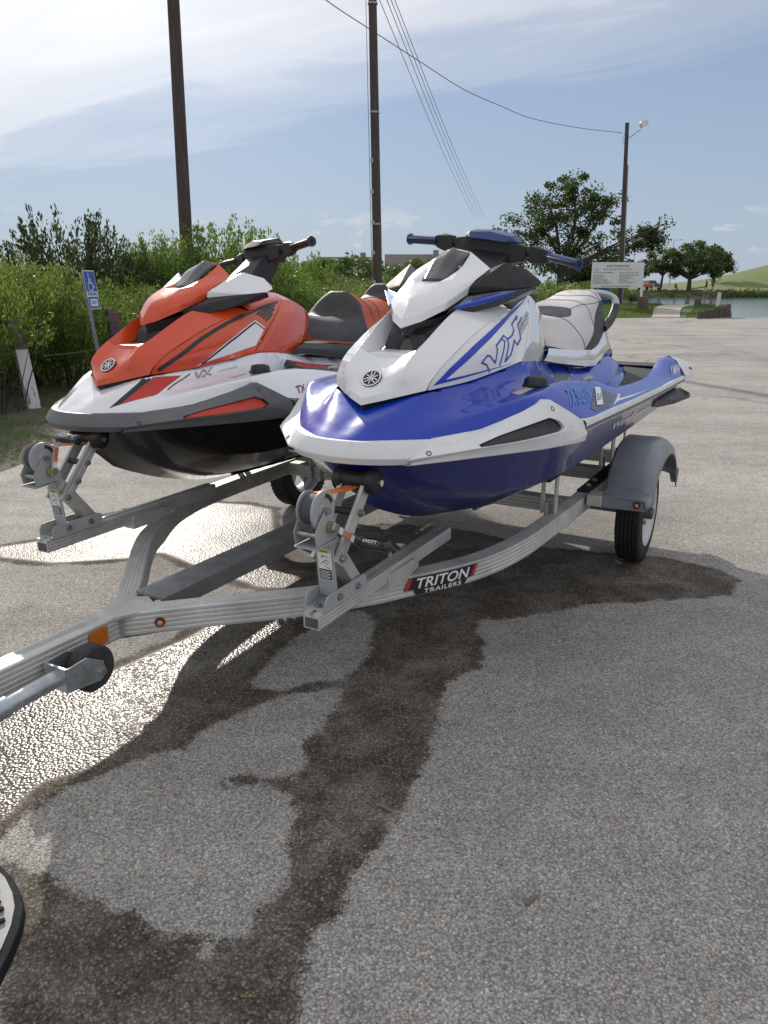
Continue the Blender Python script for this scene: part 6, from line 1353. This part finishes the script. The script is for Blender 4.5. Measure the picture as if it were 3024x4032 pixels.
# accessible parking sign
def parking_sign():
    t = thing('parking_sign', 'blue accessible parking sign on a leaning grey post', 'sign', (-3.60,10.0,.02))
    lean = Matrix.Rotation(R(-5.5), 3, 'Y')
    h = Vector((.105,.9945,0)); n = Vector((.9945,-.105,0)); up = lean @ Vector((0,0,1)); b = Vector((0.0,0,0))
    MB().sweep([b, b + up*1.52], [(-.03,-.012),(-.03,.012),(-.012,.012),(-.012,.0),(.012,.0),(.012,.012),(.03,.012),(.03,-.012)], up=tuple(n)).build('post', 'galv', t)
    c = b + up*1.34 + h*.115 + n*.025
    P = lambda u_, v_, l=0.0: c + h*u_ + up*v_ + n*l
    def rect(u0, u1, v0, v1, l, nm, m_, par):
        return MB().add([P(u0,v0,l), P(u1,v0,l), P(u1,v1,l), P(u0,v1,l)], [(0,1,2,3)]).build(nm, m_, par, fix=False)
    pl = MB(); pl.add([P(u_, v_, l) for l in (-.003,.0) for u_, v_ in ((-.15,-.235),(.15,-.235),(.15,.235),(-.15,.235))], [(3,2,1,0),(4,5,6,7),(0,1,5,4),(1,2,6,5),(2,3,7,6),(3,0,4,7)])
    pl = pl.build('sign_plate', 'sign_white', t, bevel=.002)
    rect(-.14,.14,-.02,.225,.0008,'blue_field','sign_blue',pl); rect(-.14,.14,-.225,-.085,.0008,'blue_field','sign_blue',pl); rect(-.10,.10,-.20,-.11,.0016,'white_box','sign_white',pl)
    sym = MB()
    def st(pts, w):
        for a, b_ in zip(pts[:-1], pts[1:]):
            d_ = Vector((b_[0]-a[0], b_[1]-a[1])).normalized(); q = Vector((-d_.y, d_.x))*w/2; a = Vector(a)-d_*w*.3; b_ = Vector(b_)+d_*w*.3
            sym.add([P(a.x+q.x,a.y+q.y,.0016), P(b_.x+q.x,b_.y+q.y,.0016), P(b_.x-q.x,b_.y-q.y,.0016), P(a.x-q.x,a.y-q.y,.0016)], [(0,1,2,3)])
    st([(-.03,.15),(-.025,.085),(.04,.08),(.06,.03),(.085,.035)], .018); st([(-.028,.12),(.03,.12)], .014)
    st([(-.035 + .062*math.cos(a)+.02, .045 + .058*math.sin(a)) for a in [R(x) for x in range(115, 351, 20)]], .016)
    st([(-.03 + .014*math.cos(a), .185 + .014*math.sin(a)) for a in [R(x) for x in range(0, 361, 45)]], .014)
    sym.build('wheelchair_symbol', 'sign_white', pl, fix=False, merge=0)
    for s, u0, v0, wid, hgt, m_ in (('PARKING', -.125, -.068, .25, .04, 'sign_blue'), ('ONLY', -.08, -.175, .16, .05, 'sign_blue')):
        v, f = text_mesh(s, 1.0, bold=True); wx = v[:, 0].max()
        MB().add([P(u0 + p[0]/wx*wid, v0 + p[1]/.72*hgt, .0024) for p in v], f).build('sign_lettering', m_, pl, fix=False, merge=0)
parking_sign()
def bollard(x, y, h, lx, ly, rz, label):
    t = MB(); w = .068
    t.add([(sx*w, sy*w, 0) for sx, sy in ((-1,-1),(1,-1),(1,1),(-1,1))] + [(sx*w + lx, sy*w + ly, h - (.02 if sx > 0 else 0)) for sx, sy in ((-1,-1),(1,-1),(1,1),(-1,1))], [(3,2,1,0),(4,5,6,7),(0,1,5,4),(1,2,6,5),(2,3,7,6),(3,0,4,7)])
    o = t.build('timber_post', 'post_paint', None, bevel=.006); o.location = (x, y, 0); o.rotation_euler = (0, 0, rz); tag(o, label, 'post', 'painted timber posts')
bollard(-4.13, 9.05, 1.06, -.10, 0, R(38), 'flaking white timber post half buried in the left shrubs')
bollard(-3.72, 10.9, 1.10, -.02, 0, R(38), 'purple topped timber post beside the parking sign')
tag(MB().tube([(-3.98,9.1,.62),(-3.8,10,.60),(-3.72,10.9,.64)], .006, 5).build('cable_rail', 'rope_steel', None, smooth=60), 'thin cable strung between the two painted posts', 'cable')

# boating notice
def notice():
    t = thing('notice_board', 'white ENJOY SAFE BOATING notice board on white posts', 'sign', (11.6,40.0,.0))
    x0, x1, z0, z1 = -1.28, 1.30, 1.20, 2.41
    bd = MB().box((x0,-.02,z0), (x1,.02,z1)).build('board', 'sign_white', t, bevel=.006)
    for x in (x0+.12, x1+.0): MB().box((x-.05,.025,-.1), (x+.05,.11,z1-.15 if x < 0 else z0+.3)).build('post', 'sign_white', t, bevel=.006)
    for x, z in ((x0+.07,z0+.09),(x1-.07,z0+.09),(x0+.09,z1-.33),(x1-.07,z1-.32)): MB().cyl((x,-.02,z), (x,-.03,z), .022, n=8).build('bolt', 'bolt_steel', bd)
    def tx(s, xa, xb, z, h, m_='ink', bold=True):
        v, f = text_mesh(s, 1.0, bold=bold, res=2); wx = v[:, 0].max(); MB().add([(xa + p[0]/wx*(xb-xa), -.0225, z + p[1]/.72*h) for p in v], f).build('notice_lettering', m_, bd, fix=False, merge=0)
    tx('ENJOY SAFE BOATING', -.57, .57, 2.19, .095); tx('BEFORE LAUNCHING INSPECT YOUR BOAT', -.73, .74, 2.055, .055)
    tx('STATE LAW REQUIREMENTS', -1.20, -.20, 1.90, .055); tx('GOOD BOATING PRACTICES', .09, 1.06, 1.905, .055)
    tx('TEXAS PARKS AND WILDLIFE DEPARTMENT', -.79, .70, 1.25, .058)
    lg = MB().box((-1.12,-.0235,2.03), (-.93,-.021,2.11)).build('printed_seal', 'decal_grey', bd)
    rr = random.Random(3)
    def para(xa, wmax, zt, n, dz):
        mb = MB()
        for k in range(n):
            x = xa; z = zt - k*dz; end = xa + wmax*(.45 + .55*rr.random())
            while x < end:
                w = .04 + .10*rr.random(); mb.add([(x,-.0225,z), (min(x+w,end),-.0225,z), (min(x+w,end),-.0225,z+dz*.42), (x,-.0225,z+dz*.42)], [(0,1,2,3)]); x += w + .022
        tag(mb.build('small_print', 'decal_grey2', bd, fix=False, merge=0), kind='stuff')
    para(-1.21, 1.05, 1.80, 9, .052); para(.08, 1.1, 1.83, 9, .052)
simple('decal_grey2', (0.15, 0.155, 0.17), 0.6)
notice()
# timber bulkhead beside the ramp
def bulkhead():
    t = thing('timber_bulkhead', 'row of weathered timber piles retaining the grass bank', 'retaining wall', (13.0,32.8,0))
    n = 11
    for k in range(n):
        f_ = k/(n-1); x = 13.15 + f_*1.62; y = 33.1 + f_*1.0; z = .30 + .26*f_ + .05*random.Random(k).uniform(-1, 1); r = .085 + .012*math.sin(k*2.1)
        MB().lathe((x-13.0,y-32.8,-1.2), (x-13.0 + .01*math.sin(k*3),y-32.8,z), [(0,r),(.9,r*1.02),(.985,r*.98),(1,r*.86)], 12).build('pile', 'pile_wood', t, smooth=40)
    for k in range(6): MB().lathe((14.85-13.0 + .02*k, 34.25-32.8+.22*k, -1.4), (14.85-13.0 + .02*k, 34.25-32.8+.22*k, .54-.01*k), [(0,.09),(.97,.09),(1,.08)], 12).build('pile', 'pile_wood', t, smooth=40)
bulkhead()
tag(MB().lathe((15.02,36.0,-1.2), (15.12,36.0,1.02), [(0,.075),(.95,.075),(1,.068)], 14).build('mooring_pile', 'pile_white', None, smooth=40), 'leaning rusty white mooring pile behind the timber piles', 'post')
def stump(x, y, z0, z1, r, label):
    mb = MB(); n = 16; prof = [(0,1.08),(.2,1.0),(.7,.96),(.97,.97),(1,.9),(1,0)]; rr = random.Random(int(x*10)); wob = [1 + .08*rr.uniform(-1, 1) for _ in range(n)]
    vs = [(r*q*wob[k]*math.cos(2*math.pi*k/n), r*q*wob[k]*math.sin(2*math.pi*k/n), z0 + (z1-z0)*h) for h, q in prof for k in range(n)]
    mb.add(vs, [(i*n+k, i*n+(k+1) % n, (i+1)*n+(k+1) % n, (i+1)*n+k) for i in range(len(prof)-1) for k in range(n)])
    o = mb.build('timber_stump', 'pile_wood', None, smooth=45); o.location = (x, y, 0); tag(o, label, 'stump', 'short timber stumps on the bank')
stump(12.45, 38.3, .05, .80, .24, 'thick short timber stump at the foot of the notice board'); stump(16.15, 41.0, -.4, .64, .17, 'short timber stump at the far end of the concrete path')
def barrel():
    t = thing('litter_barrel', 'blue litter barrel standing under the notice board', 'barrel', (11.55,42.0,float(zg(11.55,42))))
    MB().lathe((0,0,0), (0,0,.90), [(0,.26),(.02,.285),(.32,.285),(.34,.298),(.36,.285),(.64,.285),(.66,.298),(.68,.285),(.97,.285),(1,.295),(1,.26),(.7,.25)], 24, False).build('drum', 'barrel_blue', t, smooth=40)
barrel()
def fence():
    t = thing('picket_fence', 'weathered timber picket fence left of the oak trunk', 'fence', (11.9,60.0,float(zg(11.9,60))))
    rr = random.Random(2)
    for k in range(9): MB().box((-.35+.19*k,-.03,0), (-.23+.19*k,.03,.95 + .25*rr.random())).build('picket', 'pile_wood', t)
    MB().box((-.4,.03,.3), (1.4,.07,.42)).build('rail', 'pile_wood', t)
fence()
# people on the far bank
def person(label, loc, rz, cols, arms, stride, hgt=1.70, sit=False):
    bm = bmesh.new(); sk = bm.verts.layers.skin.verify()
    s = hgt/1.7; pts = {}
    hipz = .92 if not sit else .48
    J = dict(pel=(0,0,hipz), chest=(0,.0,hipz+.38), neck=(0,0.01,hipz+.53), head=(0,.03,hipz+.66), crown=(0,.03,hipz+.76))
    for sd_, q in ((-1,'l'), (1,'r')):
        fw = stride*sd_
        if sit: J.update({q+'hip':(.10*sd_,.02,hipz-.03), q+'knee':(.13*sd_,.42,hipz-.02), q+'ank':(.13*sd_,.44,.08), q+'toe':(.13*sd_,.58,.03)})
        else: J.update({q+'hip':(.10*sd_,0,hipz-.06), q+'knee':(.11*sd_,.10*abs(fw)+fw*.5,.50), q+'ank':(.11*sd_,fw,.09), q+'toe':(.12*sd_,fw+.16,.03)})
        a = arms[0 if sd_ < 0 else 1]
        J.update({q+'sh':(.19*sd_,0,hipz+.46), q+'elb':(.26*sd_ + a[0]*.3*sd_, a[1]*.5, hipz+.20+a[2]*.4), q+'wri':(.25*sd_ + a[0]*.3*sd_, a[1], hipz-.02+a[2]), q+'hand':(.25*sd_+a[0]*.3*sd_, a[1]*1.12+.02, hipz-.10+a[2]*1.05)})
    RD = dict(pel=.15, chest=.16, neck=.065, head=.105, crown=.075, hip=.105, knee=.068, ank=.05, toe=.04, sh=.075, elb=.05, wri=.035, hand=.04)
    for k, p in J.items():
        v = bm.verts.new((p[0]*s, p[1]*s, p[2]*s)); r = RD.get(k, RD.get(k[1:], .05))*s; v[sk].radius = (r*(1.15 if k in ('pel','chest') else 1), r*(.8 if k in ('pel','chest') else 1)); pts[k] = v
    pts['pel'][sk].use_root = True
    for a, b in [('pel','chest'),('chest','neck'),('neck','head'),('head','crown')] + [e for q in 'lr' for e in (('pel',q+'hip'),(q+'hip',q+'knee'),(q+'knee',q+'ank'),(q+'ank',q+'toe'),('chest',q+'sh'),(q+'sh',q+'elb'),(q+'elb',q+'wri'),(q+'wri',q+'hand'))]: bm.edges.new((pts[a], pts[b]))
    me = bpy.data.meshes.new('tmp'); bm.to_mesh(me); bm.free(); o = bpy.data.objects.new('tmp', me); COL.objects.link(o)
    o.modifiers.new('skin', 'SKIN'); m2 = o.modifiers.new('sub', 'SUBSURF'); m2.levels = 1
    dg = bpy.context.evaluated_depsgraph_get(); dg.update(); out = bpy.data.meshes.new_from_object(o.evaluated_get(dg)); bpy.data.objects.remove(o)
    out.materials.clear()
    for c in cols: out.materials.append(M[c])
    for p in out.polygons:
        z = p.center.z/s; x = abs(p.center.x)/s
        p.material_index = 2 if (z > hipz+.56 or (x > .23 and z < hipz+.16)) else (1 if z < hipz+.02 else 0)
        p.use_smooth = True
    b = bpy.data.objects.new('person', out); COL.objects.link(b); b.location = (loc[0], loc[1], float(zg(loc[0], loc[1]))); b.rotation_euler = (0, 0, rz); tag(b, label, 'person', 'people on the far bank')
    hc = MB().lathe((0,.03*s,(hipz+.67)*s), (0,.02*s,(hipz+.80)*s), [(0,.112*s),(.4,.118*s),(.75,.09*s),(1,.03*s)], 12).build('hair', 'cloth_dark', b, smooth=60)
person('person in dark trousers and pale top striding on the far bank', (58.7,146.0), R(-60), ('cloth_tan','cloth_dark','skin'), ((.0,.15,.1),(.0,-.1,.05)), .22)
person('person standing upright at the right, dark trousers, arm bent', (59.9,146.0), R(170), ('cloth_tan','cloth_dark','skin'), ((.0,.25,.30),(.05,.05,.0)), .03, 1.75)
person('person in a green shirt sitting under the far tree', (53.1,146.0), R(200), ('cloth_green','cloth_dark','skin'), ((.0,.30,.15),(.0,.30,.15)), .1, 1.7, True)
def pickup():
    t = thing('pickup_truck', 'dark red pickup truck parked on the far bank', 'truck', (48.6,147.0,float(zg(48.6,147))), R(18))
    MB().hull([(x, y, z) for x in (-.95,.95) for y, z in ((-2.6,.55),(-2.6,1.0),(-1.5,1.12),(2.7,1.10),(2.7,.5))]).build('body', 'truck_red', t, smooth=25, bevel=.05)
    MB().hull([(x*.92, y, z) for x in (-.9,.9) for y, z in ((-1.5,1.08),(1.1,1.08))] + [(x*.76, y, z) for x in (-.9,.9) for y, z in ((-.75,1.72),(.95,1.72))]).build('cab', 'truck_red', t, smooth=25, bevel=.05)
    MB().hull([(x*.80, y, z) for x in (-.9,.9) for y, z in ((-1.42,1.16),(-.86,1.66),(-1.44,1.14),(-.88,1.69))]).build('windscreen', 'glass_dark', t)
    MB().box((-.7,-2.64,.72), (.7,-2.58,.98)).build('grille', 'black_plastic', t); MB().box((-.95,-2.72,.46), (.95,-2.55,.64)).build('bumper', 'lamp_white', t, bevel=.02)
    for sx in (-1, 1):
        MB().box((sx*.84-.11,-2.65,.78), (sx*.84+.11,-2.56,.95)).build('headlight', 'lamp_white', t, bevel=.02)
        MB().box((sx*1.05-.10,-1.35,1.15), (sx*1.05+.10,-1.25,1.35)).build('mirror', 'black_plastic', t, bevel=.02)
        for y in (-1.75, 1.7): MB().lathe((sx*.98,y,.38), (sx*.74,y,.38), [(0,.24),(.1,.36),(.3,.38),(.9,.38),(1,.3)], 20).build('wheel', 'tyre', t, smooth=40)
pickup()
def rubble():
    rng = np.random.default_rng(4); mb = MB()
    for k in range(420):
        x = 44 + rng.random()*19; y = 140.6 + rng.random()*4.0; z = float(zg(x, y)); r = .12 + .3*rng.random()**2
        vs = [(x + r*a*(1+.3*rng.normal()), y + r*b*(1+.3*rng.normal()), z + r*.6*c) for a, b, c in ((1,0,0),(-1,0,0),(0,1,0),(0,-1,0),(0,0,1),(0,0,-1))]
        mb.add(vs, [(0,2,4),(2,1,4),(1,3,4),(3,0,4),(2,0,5),(1,2,5),(3,1,5),(0,3,5)])
    tag(mb.build('shore_rubble', 'rubble', None, merge=0, fix=False), 'broken rubble along the far shore below the trees', 'rubble', kind='stuff')
rubble()
tag(MB().tube([(55.0,145.5,.25),(58.5,145.2,.75),(52.5,145.8,.55)][:2] + [(58.6,145.2,.78)], .09, 6).build('fallen_log', 'bark', None, smooth=50), 'fallen log propped against the far bank tree', 'log')
def far_lamp(x, y, h, label, arm=True):
    t = thing('street_lamp', label, 'lamp post', (x, y, float(zg(x, y))), 0, 'street lamps beyond the bank')
    MB().lathe((0,0,0), (0,0,h), [(0,.16),(.05,.13),(1,.07)], 10).build('mast', 'galv', t, smooth=50)
    MB().tube([(0,0,h-.05),(.6,0,h+.25),(1.5,0,h+.30)], .06, 6).build('arm', 'galv', t, smooth=50); MB().box((1.3,-.15,h+.22), (2.1,.15,h+.38)).build('lamp_head', 'galv', t, bevel=.04)
far_lamp(71.2,200,10.6,'street lamp between the two far bank trees'); far_lamp(72.6,235,10.5,'farther street lamp left of the first one')
# apartments far behind the shrubs
def flats(x0, x1, y, zr, seed, label):
    t = thing('apartment_block', label, 'building', ((x0+x1)/2, y, .2)); w = (x1-x0)/2; rr = random.Random(seed); ze = zr - 2.3
    MB().box((-w,-5,0), (w,5,ze)).build('wall', 'siding', t)
    MB().prism([(-w-.4,-5.6,ze), (-w-.4,5.6,ze), (-w-.4,0,zr)], (2*w+.8,0,0)).build('roof', 'roof_brown', t)
    n = max(1, int(w/3.6))
    for k in range(n):
        x = -w + (k+.5)*2*w/n; gw_ = 1.5 + .6*rr.random()
        MB().prism([(x-gw_,-6.4,ze-.1), (x+gw_,-6.4,ze-.1), (x,-6.4,ze+1.5)], (0,5,0)).build('gable', 'siding', t)
        for sx in (-1, 1):
            MB().add([(x,-6.6,ze+1.65),(x+sx*(gw_+.3),-6.6,ze-.2),(x+sx*(gw_+.3),-1.5,ze-.2),(x,-1.5,ze+1.65),(x,-6.6,ze+1.52),(x+sx*(gw_+.3),-6.6,ze-.33),(x+sx*(gw_+.3),-1.5,ze-.33),(x,-1.5,ze+1.52)], [(0,1,2,3),(4,5,6,7),(0,1,5,4)]).build('gable_roof', 'roof_brown', t)
        MB().box((x-.5,-6.44,ze-1.6), (x+.5,-6.36,ze-.5)).build('window', 'glass_dark', t)
        MB().box((x+gw_+.5,-1.4,ze+.8), (x+gw_+1.3,-.6,zr+.55)).build('chimney', 'siding', t)
flats(-9.5,-1.5,118,4.85,1,'apartment block with brown roof left of the middle pole')
flats(.5,9.0,122,5.35,2,'apartment block with brown gabled roof right of the middle pole')
flats(-40,-22,130,5.0,3,'distant apartment block glimpsed over the left shrubs')
# step of the tow vehicle at the left edge
def step():
    t = thing('vehicle_step', 'black rubber step with grey tread plate at the left edge', 'step', (-.9,1.0,.40))
    out = [(-1.0,1.20),(-.72,1.152),(-.685,1.136),(-.646,1.105),(-.615,1.068),(-.596,1.036),(-.583,.994),(-.577,.949),(-.575,.907),(-.582,.86),(-.60,.82),(-.66,.79),(-1.0,.77)]
    O = lambda q, z: (q[0]+.9, q[1]-1.0, z)
    n = len(out); c = np.mean(np.array(out), 0)
    ins = [tuple(np.array(q)*.94 + c*.06 - (.010, 0)) for q in out]
    mb = MB(); low = [tuple(np.array(q)*.94 + c*.06) for q in out]
    mb.add([O(q,.018) for q in low] + [O(q,.030) for q in out] + [O(tuple(np.array(q)*.975+c*.025),.048) for q in out] + [O(q,.050) for q in ins], [(r_*n+k, r_*n+(k+1) % n, (r_+1)*n+(k+1) % n, (r_+1)*n+k) for r_ in range(3) for k in range(n)] + [tuple(range(n))[::-1], tuple(range(3*n, 4*n))])
    mb.build('step_pad', 'rubber_dark', t, smooth=40, bevel=.004)
    tp_ = MB().add([O(q,.052) for q in ins], [tuple(range(n))]).build('tread_plate', 'tread_grey', t, fix=False)
    rr = random.Random(1)
    for iy in range(17):
        for ix in range(14):
            x = -.92 + ix*.025 + (.012 if iy % 2 else 0); y = .76 + iy*.0235
            if sdf(ins, np.array([x+.008]), np.array([y]))[0] < .012: continue
            a = R((-1) ** (ix+iy)*42); d = Vector((math.cos(a), math.sin(a), 0))*.0105; q = Vector((-d.y, d.x, 0)).normalized()*.0036
            p = Vector(O((x, y), .0535)); MB().add([p-d+q, p+d+q, p+d-q, p-d-q] + [p-d+q+Vector((0,0,.004)), p+d+q+Vector((0,0,.004)), p+d-q+Vector((0,0,.004)), p-d-q+Vector((0,0,.004))], [(4,5,6,7),(0,1,5,4),(1,2,6,5),(2,3,7,6),(3,0,4,7)]).build('tread_cleat', 'rubber_dark', tp_)
step()
# litter on the tarmac
for i, (x, y, a, l, lb) in enumerate(((.36,1.52,40,.045,'short pale twig lying on the dry tarmac, lower right'), (.0,1.86,-35,.05,'thin twig lying on the wet streak'), (-2.62,7.6,25,.75,'dry fallen branch on the verge beside the white post'))):
    d = Vector((math.cos(R(a)), math.sin(R(a)), 0)); r = .005 if l < .1 else .012; z = r + (.05 if l > .1 else 0)
    p = Vector((x, y, z)); tag(MB().tube([p - d*l/2, p + Vector((0,0,r*.4)) + Vector((-d.y,d.x,0))*l*.06, p + d*l/2], [r, r*1.1, r*.6], 6).build('twig', 'twig', None, smooth=50), lb, 'twig')
